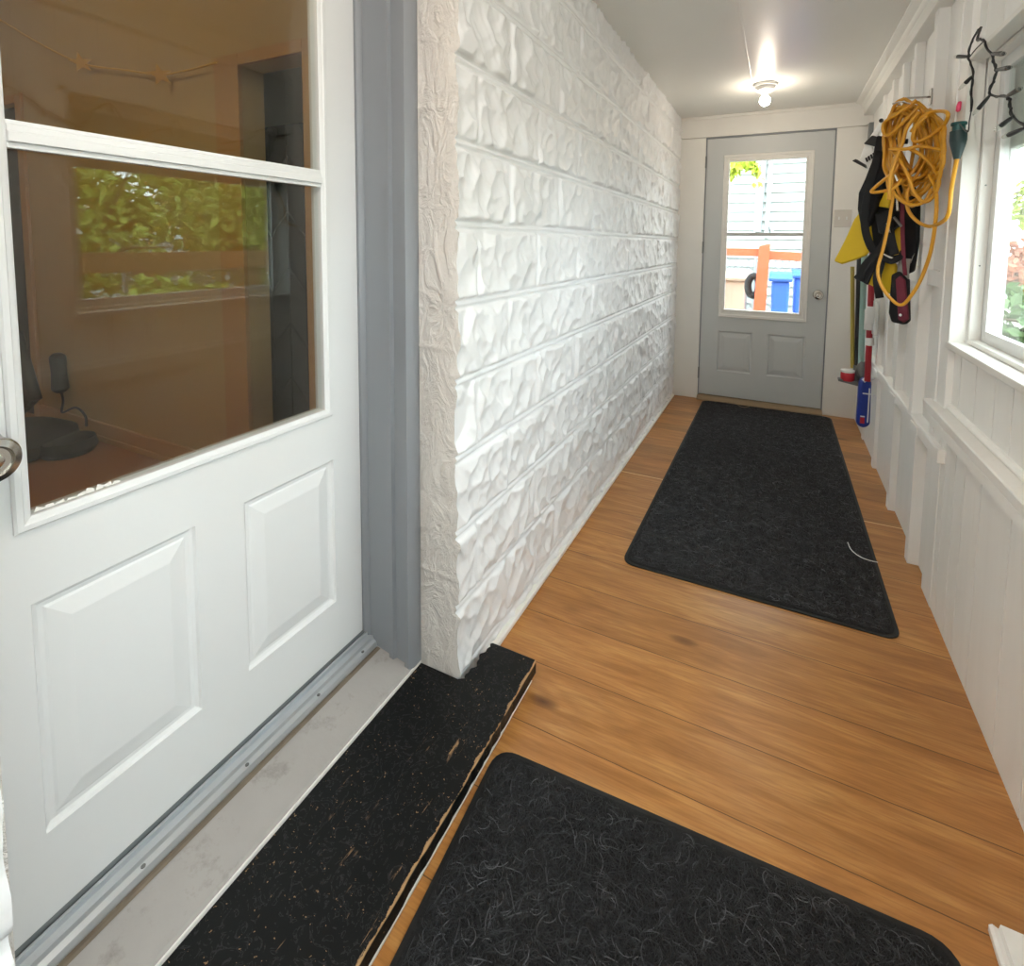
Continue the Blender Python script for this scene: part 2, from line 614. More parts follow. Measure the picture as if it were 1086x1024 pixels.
# ------------------------------------------------------------------ rock-faced block wall
def block_field(Y, Z, seed):
    rs = np.random.RandomState(seed)
    CH, BL = .205, .380
    z0 = .045 - CH
    H = np.zeros_like(Y)
    row = np.floor((Z - z0) / CH).astype(int)
    for r in range(row.min(), row.max() + 1):
        rm = row == r
        yoff = 1.192 if r % 2 == 0 else 1.372
        col = np.floor((Y - yoff) / BL).astype(int)
        cs = np.unique(col[rm])
        for c in cs:
            mk = rm & (col == c)
            y = Y[mk] - (yoff + c * BL)
            z = Z[mk] - (z0 + r * CH)
            n = 36
            cy = rs.uniform(.0, BL, n)
            cz = rs.uniform(.0, CH, n)
            a = rs.uniform(-.006, .006, n)
            kk = rs.uniform(3.8, 9.0, n)
            ex = rs.uniform(.45, 1.9, n)
            th = rs.uniform(-.9, .9, n)
            tilt = rs.uniform(-.38, .30, n)
            tily = rs.uniform(-.22, .22, n)
            h = np.full(y.shape, 1e9)
            wob = .0045 * np.sin(y * 95 + rs.uniform(0, 6)) * np.sin(z * 80 + rs.uniform(0, 6)) + .002 * np.sin(y * 210 + z * 130)
            for i in range(n):
                dy, dz = y - cy[i] + wob, z - cz[i] + wob
                uu = math.cos(th[i]) * dy + math.sin(th[i]) * dz
                vv = -math.sin(th[i]) * dy + math.cos(th[i]) * dz
                h = np.minimum(h, a[i] + kk[i] * (uu * uu * ex[i] + vv * vv / ex[i]) + tilt[i] * dz + tily[i] * dy)
            h = np.clip(h + .0078, -.003, .016)
            d = np.minimum(np.minimum(y, BL - y) * 1.0 + .005, np.minimum(z, CH - z))
            s = np.clip((d - .009) / .013, 0, 1)
            s = s * s * (3 - 2 * s)
            dz_ = np.minimum(z, CH - z)
            bead = .0045 * np.exp(-(dz_ / .0035) ** 2) - .002 * np.exp(-((dz_ - .010) / .003) ** 2) + .002 * np.exp(-(np.minimum(y, BL - y) / .004) ** 2)
            H[mk] = h * s + bead
    return H


def heightfield(name, ys, zs, seed, x0, mat):
    Yg, Zg = np.meshgrid(ys, zs)
    H = block_field(Yg, Zg, seed)
    V = np.stack([x0 + H, Yg, Zg], -1).reshape(-1, 3)
    ny, nz = len(ys), len(zs)
    idx = np.arange(ny * nz).reshape(nz, ny)
    Fq = np.stack([idx[:-1, :-1], idx[:-1, 1:], idx[1:, 1:], idx[1:, :-1]], -1).reshape(-1, 4)
    me = bpy.data.meshes.new(name)
    me.vertices.add(len(V))
    me.vertices.foreach_set('co', V.astype(np.float32).ravel())
    me.loops.add(Fq.size)
    me.loops.foreach_set('vertex_index', Fq.astype(np.int32).ravel())
    me.polygons.add(len(Fq))
    me.polygons.foreach_set('loop_start', np.arange(0, Fq.size, 4, dtype=np.int32))
    me.polygons.foreach_set('loop_total', np.full(len(Fq), 4, dtype=np.int32))
    me.polygons.foreach_set('use_smooth', np.ones(len(Fq), dtype=bool))
    me.update(calc_edges=True)
    me.validate()
    me.materials.append(mat)
    ob = bpy.data.objects.new(name, me)
    C.objects.link(ob)
    return ob, H


wl = empty('wall_left', (XW, 2.6, 0))
struct(wl, 'white painted rock-faced concrete block wall', 'wall')


def into(ob, parent, name=None):
    ob.parent = parent
    ob.matrix_parent_inverse = Matrix.Translation(-parent_loc(parent))
    return ob


ys = np.arange(YC, YF + .004, .0050)
zs = np.arange(0.0, ZC + .004, .0050)
o, H = heightfield('block_face', ys, zs, 5, XW - .010, M['block'])
into(o, wl)
edge_h = H[:, 0]
ys2 = np.arange(-1.6, .2255, .011)
o2, H2 = heightfield('block_face', ys2, np.arange(0, ZC + .008, .011), 9, XW - .010, M['block'])
into(o2, wl)
# stucco return beside the door: sculpted strip joined to the ragged block edge
xs_ = np.linspace(0, 1, 26)
zz = zs
vv, ff = [], []
for i, z in enumerate(zz):
    for j, t_ in enumerate(xs_):
        xa = XW - .010 + edge_h[min(i, len(edge_h) - 1)]
        x = -.866 + (xa + .866) * t_
        lump = .0012 * math.sin(z * 31 + 3 * math.sin(x * 40)) * math.sin(x * 55 + z * 9) + .003 * math.exp(-(((z + .05 * x) % .615 - .30) / .006) ** 2)
        fade = min(1, (1 - t_) * 6)
        vv.append((x, YC - (lump + .003) * fade, z))
n_ = len(xs_)
for i in range(len(zz) - 1):
    for j in range(n_ - 1):
        ff.append((i * n_ + j, i * n_ + j + 1, (i + 1) * n_ + j + 1, (i + 1) * n_ + j))
MB().add(vv, ff).build('stucco_return', M['stucco'], wl, smooth='all')
MB().box(-1.085, XW - .016, 1.112, YF + .06, 0, ZC).box(-.866, XW - .016, YC + .004, 1.2, 0, ZC).box(-1.085, XW - .016, -1.6, .221, 0, ZC).box(-1.085, XW - .012, .2, 1.12, 2.20, ZC).build('wall_core', M['stucco'], wl)
o = MB().box(XW - .012, XW + .012, 1.245, YF - .03, 0, .018).build('baseboard_left', M['trim_white'], bevel=.004)
struct(o, 'narrow white strip where the block wall meets the planks', 'baseboard')

# ------------------------------------------------------------------ far wall with trim
fw = empty('wall_back', (0, YF, 0))
struct(fw, 'white boarded end wall around the grey door', 'wall')
MB().box(XW - .02, -.5415, YF, YF + .06, 0, 2.057).build('side_board', M['trim_white'], fw, bevel=.002)
MB().box(.3362, .62, YF, YF + .06, 0, 2.057).build('side_board', M['trim_white'], fw, bevel=.002)
MB().box(XW - .02, .62, YF, YF + .06, 2.06, ZC + .001).build('header_board', M['trim_white'], fw, bevel=.002)
MB().box(XW - .02, .50, YF - .012, YF + .001, ZC - .022, ZC + .001).build('cove_strip', M['trim_white'], fw, bevel=.004)
MB().box(-1.08, -.546, YF + .06, YF + .2, 0, ZC + .05).box(.341, .74, YF + .06, YF + .2, -.3, ZC + .05).box(-1.08, .74, YF + .06, YF + .2, 2.065, ZC + .05).build('wall_core', M['siding'], fw)
MB().box(-.5415, -.5335, YF + .012, YF + .2, 0, 2.06).box(.3285, .3362, YF + .012, YF + .2, 0, 2.06).box(-.5415, .3362, YF + .012, YF + .2, 2.049, 2.06).build('jamb', M['grey_frame'], fw)


# ------------------------------------------------------------------ panelled doors with a glazed upper half
def panel_door(P, u0, u1, z0, z1, hole, panels, th=.044):
    """leaf mesh; P(u, z, n) maps to world, n out of the face"""
    mb = MB()
    us = sorted({u0, u1, hole[0], hole[1]} | {q for p in panels for q in p[:2]})
    zs = sorted({z0, z1, hole[2], hole[3]} | {q for p in panels for q in p[2:]})

    def inside(r, a, b, c, d):
        return a >= r[0] - 1e-9 and b <= r[1] + 1e-9 and c >= r[2] - 1e-9 and d <= r[3] + 1e-9
    for a, b in zip(us, us[1:]):
        for c, d in zip(zs, zs[1:]):
            if not inside(hole, a, b, c, d):
                mb.quad(P(a, c, -th), P(a, d, -th), P(b, d, -th), P(b, c, -th))
                if not any(inside(p, a, b, c, d) for p in panels):
                    mb.quad(P(a, c, 0), P(b, c, 0), P(b, d, 0), P(a, d, 0))
    for r, sgn in ((( u0, u1, z0, z1), 1), (hole, -1)):
        a, b, c, d = r
        for p, q in (((a, c), (b, c)), ((b, c), (b, d)), ((b, d), (a, d)), ((a, d), (a, c))):
            mb.quad(P(*p, 0), P(*p, -th), P(*q, -th), P(*q, 0))
    prof = [(0, 0), (.003, -.006), (.009, -.009), (.016, -.009), (.020, -.007), (.046, -.0015), (.049, -.001)]
    for p in panels:
        a, b, c, d = p
        ring = [[(a + i, c + i), (b - i, c + i), (b - i, d - i), (a + i, d - i)] for i, _ in prof]
        for k in range(len(prof) - 1):
            for j in range(4):
                j2 = (j + 1) % 4
                mb.quad(P(*ring[k][j], prof[k][1]), P(*ring[k][j2], prof[k][1]), P(*ring[k + 1][j2], prof[k + 1][1]), P(*ring[k + 1][j], prof[k + 1][1]))
        mb.quad(*[P(*q, prof[-1][1]) for q in ring[-1]])
    return mb


def rect_frame(P, outer, inner, prof):
    """frame swept around: prof list of (t, n), t 0 at outer edge .. 1 at inner edge"""
    mb = MB()
    rings = []
    for t_, n in prof:
        a = outer[0] + (inner[0] - outer[0]) * t_
        b = outer[1] + (inner[1] - outer[1]) * t_
        c = outer[2] + (inner[2] - outer[2]) * t_
        d = outer[3] + (inner[3] - outer[3]) * t_
        rings.append([P(a, c, n), P(b, c, n), P(b, d, n), P(a, d, n)])
    for k in range(len(rings) - 1):
        for j in range(4):
            j2 = (j + 1) % 4
            mb.quad(rings[k][j], rings[k][j2], rings[k + 1][j2], rings[k + 1][j])
    return mb


def pbox(P, u0, u1, z0, z1, n0, n1, mb=None):
    mb = mb or MB()
    v = [P(u, z, n) for n in (n0, n1) for u, z in ((u0, z0), (u1, z0), (u1, z1), (u0, z1))]
    return mb.add(v, [(3, 2, 1, 0), (4, 5, 6, 7), (0, 1, 5, 4), (1, 2, 6, 5), (2, 3, 7, 6), (3, 0, 4, 7)])


def knob(P, axis, u, z, parent, mat):
    c = P(u, z, 0)
    k = MB().lathe([(.034, 0), (.034, .004), (.031, .009), (.016, .012)], c, axis, 32).build('knob_rose', mat, parent, smooth=True)
    MB().lathe([(.013, .010), (.013, .028), (.024, .036), (.0315, .048), (.0325, .056), (.030, .063), (.0215, .067), (.0185, .0625), (.0, .0615)], c, axis, 32).build('knob', mat, parent, smooth=True)
    cyl = MB().lathe([(.0115, .0600), (.0115, .0655), (.0095, .0668), (.0, .0668)], c, axis, 24).build('lock_cylinder', mat, k, smooth=True)
    return k, cyl


# far grey door
def PF(u, z, n):
    return (u, YF + .016 - n, z)


d1 = empty('door_1', (-.10, YF + .03, 0))
struct(d1, 'pale grey half-glazed door at the end of the porch', 'door')
holeF = (-.372, .162, .725, 1.872)
panel_door(PF, -.5325, .3275, .038, 2.047, holeF, [(-.402, -.156, .238, .558), (-.046, .204, .24, .56)]).build('door_leaf', M['grey_door'], d1)
fr = rect_frame(PF, (-.406, .206, .669, 1.916), (-.364, .155, .731, 1.866), [(0, 0), (0, .008), (.06, .012), (.34, .012), (.40, .008), (.75, .008), (.82, .012), (1, .010), (1, -.03)]).build('glazing_frame', M['trim_white'], d1)
pbox(PF, -.364, .155, .731, 1.866, -.020, -.016).build('pane', M['porch_glass'], fr)
pbox(PF, -.364, .155, 1.300, 1.326, -.022, .006).build('meeting_rail', M['grey_door'], fr, bevel=.003)
k_, c_ = knob(PF, (0, -1, 0), .272, .878, d1, M['chrome'])
for z in (1.87, 1.21, .21):
    MB().lathe([(.0065, -.045), (.0065, .045)], (-.5385, YF + .004, z), 'z', 12).box(-.5435, -.5345, YF + .002, YF + .012, z - .045, z + .045).build('hinge', M['grey_metal'], d1, smooth=True)
o = MB().prism([(YF - .045, 0), (YF - .045, .012), (YF - .01, .030), (YF + .06, .034), (YF + .06, 0)], 'x', -.5415, .3362).build('trim_1', M['gap_wood'], bevel=.002)
struct(o, 'worn wooden threshold under the grey door', 'threshold')
o = MB().box(-.5325, .3275, YF + .024, YF + .05, .0341, .0395).build('trim_2', M['dark_gap'])
struct(o, 'dark gap strip under the grey door', 'threshold')


# entrance door
def PN(u, z, n):
    return (XD + n, u, z)


d2 = empty('door_2', (XD, .63, .13))
struct(d2, 'white half-glazed entrance door with two raised panels', 'door')
holeN = (.336, .930, .79, 2.02)
panel_door(PN, .222, 1.035, .137, 2.165, holeN, [(.346, .593, .283, .668), (.695, .943, .283, .668)]).build('door_leaf', M['door_white'], d2)
fr = rect_frame(PN, (.331, .938, .787, 2.031), (.352, .917, .807, 2.010), [(0, 0), (0, .005), (.15, .008), (.5, .008), (.58, .006), (.85, .004), (1, .002), (1, -.03)]).build('glazing_frame', M['door_white'], d2)
pbox(PN, .352, .917, .807, 2.010, -.010, -.006).build('pane', M['porch_glass'], fr)
pbox(PN, .352, .917, .807, 2.010, -.026, -.022).build('pane', M['room_glass'], fr)
mr = MB()
for a, b, n in ((1.360, 1.369, .004), (1.369, 1.384, .010), (1.384, 1.394, .006), (1.394, 1.401, .003)):
    pbox(PN, .352, .917, a, b, -.012, n, mr)
mr.build('meeting_rail', M['door_white'], fr, bevel=.0015)
kn, cy_ = knob(PN, (1, 0, 0), .296, .926, d2, M['chrome'])
c = PN(.296, .926, .0669)
MB().box(c[0] - .001, c[0] + .0006, c[1] - .0016, c[1] + .0016, c[2] - .006, c[2] + .006).build('keyhole', M['chrome_dark'], kn)
MB().box(XD - .04, XD - .001, .222, 1.035, .122, .137).build('door_sweep', M['sweep'], d2)
# scraped paint at the glass corner
sc = MB()
for k in range(9):
    u = .356 + k * .013 + random.uniform(0, .006)
    sc.add([PN(u, .8085, -.004), PN(u + .014, .8085, -.004), PN(u + .012, .8085 + random.uniform(.002, .008), -.004), PN(u + .003, .8085 + random.uniform(.003, .010), -.004)], [(0, 1, 2, 3)])
sc.build('scraped_paint', M['trim_white'], fr)

# grey frame round the entrance door
prof = [(-1.075, 1.1105), (-1.075, 1.037), (-1.006, 1.037), (-.998, 1.046), (-.997, 1.050), (-.926, 1.050), (-.922, 1.0415), (-.909, 1.0415), (-.905, 1.052), (-.874, 1.052), (-.871, 1.043), (-.857, 1.043), (-.850, 1.060), (-.850, 1.088), (-.868, 1.1105)]
tf = empty('trim_3', (-.95, 1.06, .1))
struct(tf, 'grey painted frame around the white entrance door', 'door frame')
MB().prism(prof, 'z', .064, 2.2).build('side_jamb', M['grey_frame'], tf, smooth=True)
MB().prism([(x, .257 - (y - 1.0) - .0) for x, y in prof], 'z', .064, 2.2).build('side_jamb', M['grey_frame'], tf, smooth=True)
MB().box(-1.075, -.86, .2, 1.08, 2.168, 2.205).build('head_jamb', M['grey_frame'], tf)

# threshold, sill and step
th = MB().prism([(-1.055, .095), (-1.055, .122), (-1.010, .122), (-1.008, .130), (-1.002, .130), (-1.001, .121), (-.994, .119), (-.992, .122), (-.986, .121), (-.984, .113), (-.975, .108), (-.972, .098), (-.972, .09)], 'y', .17, 1.048)
o = th.build('trim_4', M['alu'])
struct(o, 'brushed aluminium threshold under the entrance door', 'threshold')
for i, y in enumerate((.46, .66, .85, 1.0)):
    s_ = MB().lathe([(.0038, 0), (.0038, .0015), (.0, .002)], (-.979, y, .1105), 'z', 12).build('screw', M['grey_metal'], o, smooth=True)
t = thing('concrete_sill', (-.91, .6, .06), 'grey worn concrete sill between the aluminium threshold and black step', 'sill')
MB().prism([(-1.02, .0), (-1.02, .097), (-.972, .094), (-.858, .074), (-.850, .066), (-.850, .0)], 'y', .12, 1.0895).build('slab', M['concrete'], t, bevel=.003)

MB().box(-.8535, -.8495, .12, 1.088, .060, .0695).build('edge_strip', M['trim_white'], t, bevel=.001)
MB().prism([(-.972, .0945), (-.964, .0955), (-.958, .0938), (-.972, .093)], 'y', .17, 1.046).build('dirt_line', M['dirt'], t)

stp = thing('entrance_step', (-.70, .5, 0), 'worn black painted board step with chipped edge below entrance door', 'step')
poly = [(-.8495, -.5), (-.5640, -.5)]
y = -.5
while y < 1.22:
    y += random.uniform(.008, .022)
    poly.append((-.5632 - (random.random() ** 5) * .0025, min(y, 1.226)))
poly += [(-.5630, 1.230), (-.5665, 1.2372)]
# back edge follows the rough block foot
yy = 1.2372
poly.append((-.706, 1.2372))
for k in range(24):
    yy -= .0058
    poly.append((-.712 + .005 * math.sin(k * .55) + .003 * math.sin(k * 1.37), yy))
poly += [(-.728, 1.087), (-.8495, 1.087)]
MB().prism(poly, 'z', .028, .063).build('tread_board', M['step'], stp, bevel=.0025)
MB().box(-.84, -.580, -.5, 1.086, 0, .028).box(-.70, -.580, 1.0, 1.222, 0, .028).build('riser', M['trim_white'], stp, bevel=.001)
MB().prism([(-.580, .0), (-.574, .0), (-.572, .007), (-.580, .009)], 'y', -.5, 1.226).build('edge_strip', M['trim_white'], stp)

# ------------------------------------------------------------------ board wall on the window side
wr = empty('wall_right', (XR, 2.0, 0))
struct(wr, 'white board wall with window, ledge and open studs', 'wall')


def boards(y0, y1, z0, z1, x, cuts, name, back=.06):
    """vertical boards with V grooves at the given y"""
    ed = [y0] + sorted(c for c in cuts if y0 < c < y1) + [y1]
    pts = []
    for k, e in enumerate(ed):
        if k in (0, len(ed) - 1):
            pts.append((x, e))
        else:
            pts += [(x, e - .0022), (x + .012, e - .0014), (x + .012, e + .0014), (x, e + .0022)]
    poly = pts + [(x + back, y1), (x + back, y0)]
    return MB().prism(poly, 'z', z0, z1).build(name, M['boards'], wr)


low = [2.05, 1.95, 1.865, 1.733, 1.535, 1.38, 1.24, 1.08, .95, .80, .65, .5, .36, .2, .05, -.1, -.25, -.4, -.55, -.7, -.85, -1.0, -1.2, -1.4]
up = [2.03, 1.89, 1.745, 1.63, 1.49, 1.35, 1.2, 1.06, .93, .78, .64, .5, .35, .2, .06, -.1, -.3, -.5, -.7, -.9, -1.1, -1.3]
boards(-1.6, 2.10, 0, .66, XR, low, 'lower_boards')
XU = .536
WY0, WY1, WZ0, WZ1 = 1.08, 2.08, .924, 1.812      # window opening
V0, V1 = -1.45, .42                                 # unseen second window, added behind the camera for more daylight
boards(-1.6, 2.16, .66, WZ0 - .004, XU, up, 'upper_boards')
boards(-1.6, 2.16, WZ1 + .004, ZC, XU, up, 'upper_boards')
boards(V1, WY0, WZ0 - .004, WZ1 + .004, XU, up, 'upper_boards')
boards(-1.6, V0, WZ0 - .004, WZ1 + .004, XU, up, 'upper_boards')
boards(WY1 + .017, 2.16, WZ0 - .004, WZ1 + .004, XU, [], 'upper_boards')
# post between boards and open studs
MB().box(.517, .60, 2.10, 2.215, 0, ZC).build('corner_post', M['boards'], wr, bevel=.003)
MB().box(.512, .60, 2.19, 2.235, .57, ZC - .11).build('corner_post', M['boards'], wr, bevel=.003)
# back panels and studs
MB().box(.541, .62, 2.2, YF + .02, 0, .545).build('back_panel', M['boards'], wr)
MB().box(XB, .62, 2.2, YF + .02, .545, ZC).build('back_panel', M['boards'], wr)
for y in (2.367, 2.82, 3.33, 3.8):
    MB().box(.503 + (y - 2.367) * .02, .545, y, y + .045, 0, .53).build('stud', M['boards'], wr, bevel=.002)
for y in (2.47, 2.84, 3.12, 3.40, 3.72):
    MB().box(.506 + (y - 2.47) * .018, .548, y, y + .05, .56, 2.13).build('stud', M['boards'], wr, bevel=.002)
rl = MB()
for ya, yb in ((2.06, 4.24),):
    sec = [(.0, .522), (.0, .560), (.003, .567), (.048, .572), (.048, .522)]
    v = [(.499 + dx + (0.022 * (yq - 2.06) / 2.18 if dx < .04 else 0), yq, z) for yq in (ya, yb) for dx, z in sec]
    rl.add(v, [(4, 3, 2, 1, 0), (5, 6, 7, 8, 9)] + [(i, (i + 1) % 5, 5 + (i + 1) % 5, 5 + i) for i in range(5)])
rl.build('mid_rail', M['boards'], wr, bevel=.002)
for y in (2.36, 2.81, 3.32, 3.79):
    MB().box(.494 + (y - 2.06) * .01, .502 + (y - 2.06) * .01, y - .03, y + .08, .517, .551).build('rail_block', M['boards'], wr, bevel=.003)
for a, b in ((2.235, 2.47), (2.52, 2.84), (2.89, 3.12), (3.17, 3.40), (3.45, 3.72), (3.77, YF)):
    MB().box(.527, .548, a, b, 1.085, 1.144).build('upper_rail', M['boards'], wr, bevel=.002)
# beam and crown moulding along the ceiling
bm = empty('trim_6', (.5, 1.5, 2.15))
struct(bm, 'white boxed beam and crown moulding along the ceiling edge', 'beam')
MB().box(.487, .62, -1.6, YF, 2.128, ZC + .001).build('beam', M['trim_white'], bm, bevel=.003)
MB().prism([(.440, ZC + .001), (.440, ZC - .008), (.452, ZC - .016), (.470, ZC - .022), (.476, ZC - .034), (.484, ZC - .040), (.488, ZC - .070), (.488, ZC + .001)], 'y', -1.6, YF).build('crown_moulding', M['trim_white'], bm, smooth=True)
# ledge
lg = empty('trim_7', (.51, 1.0, .67))
struct(lg, 'white painted ledge on the board wall below the window', 'ledge')
MB().prism([(.490, .662), (.488, .690), (.491, .693), (.540, .700), (.540, .662)], 'y', -1.6, 2.232).build('ledge_board', M['boards'], lg, bevel=.0015)
MB().prism([(.490, .632), (.500, .632), (.505, .662), (.490, .662)], 'y', -1.6, 2.228).box(.505, .53, -1.6, 2.1, .632, .662).build('ledge_apron', M['boards'], lg)
MB().prism([(.536, .699), (.523, .700), (.523, .706), (.530, .714), (.536, .716)], 'y', -1.6, 2.10).build('ledge_bead', M['boards'], lg)


rw = empty('wall_rear', (-.2, -1.6, 0))
struct(rw, 'white boarded wall closing the porch behind the camera', 'wall')
MB().box(-1.085, .70, -1.68, -1.6, -.1, ZC + .05).build('wall_panel', M['boards'], rw)

# ------------------------------------------------------------------ windows
def window(idx, y0, y1, z0, z1, label):
    wn = empty('window_%d' % idx, (.56, (y0 + y1) / 2, z0))
    struct(wn, label, 'window')
    t_ = .016
    MB().box(.512, .556, y1 - .0, y1 + t_, z0 - .004, z1 + t_).box(.512, .556, y0 - t_, y0, z0 - .004, z1 + t_).box(.512, .556, y0 - t_, y1 + t_, z1, z1 + t_).build('reveal_lining', M['trim_white'], wn, bevel=.002)
    MB().box(.508, .560, y0 - t_, y1 + t_, z0 - .022, z0).build('window_sill', M['trim_white'], wn, bevel=.003)

    def ring(x0, x1, iny, inz, wy, name, mat, bev=.0015):
        a, b, c, d = y0 + iny, y1 - iny, z0 + inz, z1 - inz
        mb = MB().box(x0, x1, a, a + wy, c, d).box(x0, x1, b - wy, b, c, d).box(x0, x1, a + wy, b - wy, c, c + wy).box(x0, x1, a + wy, b - wy, d - wy, d)
        return mb.build(name, mat, wn, bevel=bev)
    ring(.558, .588, .0, .0, .014, 'window_frame', M['trim_white'])
    sash = ring(.589, .612, .008, .008, .040, 'sash', M['white_plastic'])
    MB().box(.599, .603, y0 + .047, y1 - .047, z0 + .047, z1 - .047).build('pane', M['window_glass'], sash)
    ring(.613, .640, -.004, -.004, .016, 'outer_reveal', M['white_plastic'])
    ring(.622, .636, .012, .012, .012, 'storm_frame', M['white_plastic'])
    for q in (z0 + .25, z0 + .5):
        MB().lathe([(.0025, 0), (.0025, .001)], (.572, y1 - .0145, q), (0, -1, 0), 10).build('screw_hole', M['grey_metal'], wn)
    return wn


window(1, WY0, WY1, WZ0, WZ1, 'white framed window with deep sill beside the string lights')
window(2, V0, V1, WZ0, WZ1, 'unseen white framed window added for daylight along the board wall')
# outer cladding behind the boards
oc = MB()
for a, b, c, d in ((-1.6, V0 - .02, 0, ZC), (V1 + .02, WY0 - .02, 0, ZC), (WY1 + .02, YF + .2, 0, ZC), (V0 - .02, V1 + .02, 0, WZ0 - .025), (V0 - .02, V1 + .02, WZ1 + .02, ZC), (WY0 - .02, WY1 + .02, 0, WZ0 - .025), (WY0 - .02, WY1 + .02, WZ1 + .02, ZC)):
    oc.box(.622, .650, a, b, c - .3, d)
oc.build('outer_cladding', M['siding'], wr)

# ------------------------------------------------------------------ room behind the entrance door
rm = empty('wall_front', (-3.0, 1.45, .14))
struct(rm, 'tan wall of the dim room seen through the entrance door glass', 'wall')
ZF, ZR, YI = .14, 3.1, 1.45
DX0, DX1, DZ = -2.035, -1.665, 1.945            # doorway in the tan wall
EX1, EZ = -3.99, 2.0                            # second dark doorway
wb = MB()
wb.box(DX1, -1.085, YI, YI + .1, ZF, ZR).box(DX0, DX1, YI, YI + .1, DZ, ZR).box(EX1, DX0, YI, YI + .1, ZF, ZR).box(-4.9, EX1, YI, YI + .1, EZ, ZR)
wb.build('wall_panel', M['tan_wall'], rm)
MB().box(DX0 - .155, DX0, YI - .018, YI, ZF, DZ + .05).box(DX1, DX1 + .06, YI - .018, YI, ZF, DZ + .05).box(DX0, DX1, YI - .018, YI, DZ, DZ + .05).build('door_casing', M['tan_trim'], rm, bevel=.003)
MB().box(EX1, EX1 + .07, YI - .016, YI, ZF, EZ + .05).box(-4.9, EX1, YI - .016, YI, EZ, EZ + .05).build('door_casing', M['tan_trim'], rm, bevel=.003)
MB().box(EX1 + .07, DX0 - .155, YI - .014, YI, ZF, ZF + .10).box(EX1 + .07, DX0 - .155, YI - .020, YI, ZF, ZF + .03).box(DX1 + .06, -1.09, YI - .014, YI, ZF, ZF + .1).build('skirting', M['tan_trim'], rm, bevel=.004)
rm2 = empty('wall_room', (-4.9, 0, .14))
struct(rm2, 'tan outer walls of the dim room behind the entrance door', 'wall')
MB().box(-5.0, -4.9, -1.6, 3.2, ZF, ZR).box(-5.0, -1.085, -1.7, -1.6, ZF, ZR).box(-5, -1.085, 3.2, 3.3, ZF, ZR).box(-1.12, -1.086, -1.6, .2, 0, ZR).box(-1.12, -1.086, 1.1, 3.2, 0, ZR).box(-1.12, -1.086, .2, 1.1, 2.2, ZR).build('wall_panel', M['tan_wall'], rm2)
o = MB().box(-5, -1.04, -1.7, 3.3, ZF - .08, ZF).build('floor_room', M['room_floor'])
struct(o, 'brown wood floor of the dim room behind the entrance door', 'floor')
o = MB().box(-5, -1.086, -1.7, 3.3, ZR, ZR + .05).build('ceiling_room', M['tan_wall'])
struct(o, 'ceiling of the dim room behind the entrance door', 'ceiling')
# unseen lamp added to light that room
lmp = thing('room_fill_lamp', (-2.6, -.4, ZR), 'unseen warm lamp added to light the dim room behind the door', 'lamp')
MB().lathe([(.07, 0), (.07, -.02), (.03, -.03)], (-2.6, -.4, ZR), 'z', 24).build('lamp_base', M['white_plastic'], lmp, smooth=True)
MB().lathe([(.0, -.12), (.03, -.11), (.045, -.08), (.03, -.05), (.015, -.03)], (-2.6, -.4, ZR), 'z', 20).build('bulb', emit_mat('room_fill_glow', (1, .82, .50), ROOM_FILL), lmp, smooth=True)

MB().box(-4.9, EX1, YI + .03, YI + .07, ZF, EZ).build('doorway_shade_sheet', M['screen_and_void'], rm)  # dark sheet standing in for the shade inside the second doorway
# dark chevron screen in the doorway
scr = thing('folding_screen', (-2.2, 1.95, ZF), 'dark folding screen with chevron lines standing in the room doorway', 'screen')
for k in range(7):
    x0 = -3.15 + k * .26
    pn = MB().box(x0, x0 + .255, 1.93, 1.955, ZF, 1.84).build('screen_panel', M['screen_and_void'], scr, bevel=.003)
    ln = MB()
    for z in np.arange(.35, 1.8, .30):
        for s in (-1, 1):
            xc = x0 + .1275
            a = (xc + s * .125, 1.929, z + .13)
            b = (xc, 1.929, z)
            ln.tube([a, b], .006, 4)
    ln.tube([(x0 + .1275, 1.929, ZF + .2), (x0 + .1275, 1.929, 1.8)], .004, 4)
    ln.build('chevron_line', M['dark_line'], pn)
# star garland
g = thing('star_garland', (-3.0, YI - .03, 2.0), 'thin garland with gold stars strung above the room doorway', 'garland')
gp = [at(u, v, 'y', YI - .03) for u, v in ((-60, -12), (0, 21), (40, 45), (86, 67), (130, 74), (170, 79), (200, 74), (230, 66))]
MB().tube(smooth_path(gp, 6), .0045, 5).build('string', M['gold'], g, smooth=True)
for u, v in ((86, 68), (170, 81), (-25, 8)):
    c = at(u, v, 'y', YI - .036)
    pts = []
    dv = np.array([c[0], c[1], 0.0])
    dv /= np.linalg.norm(dv)
    sd = np.array([dv[1], -dv[0], 0.0])
    for k in range(10):
        a = math.pi / 2 + k * math.pi / 5 + .25
        r = .050 if k % 2 == 0 else .021
        pts.append(c - dv * .03 + sd * (r * math.cos(a)) + np.array([0, 0, r * math.sin(a)]))
    MB().slab(pts[::-1], dv, .005).build('star', M['gold'], g)
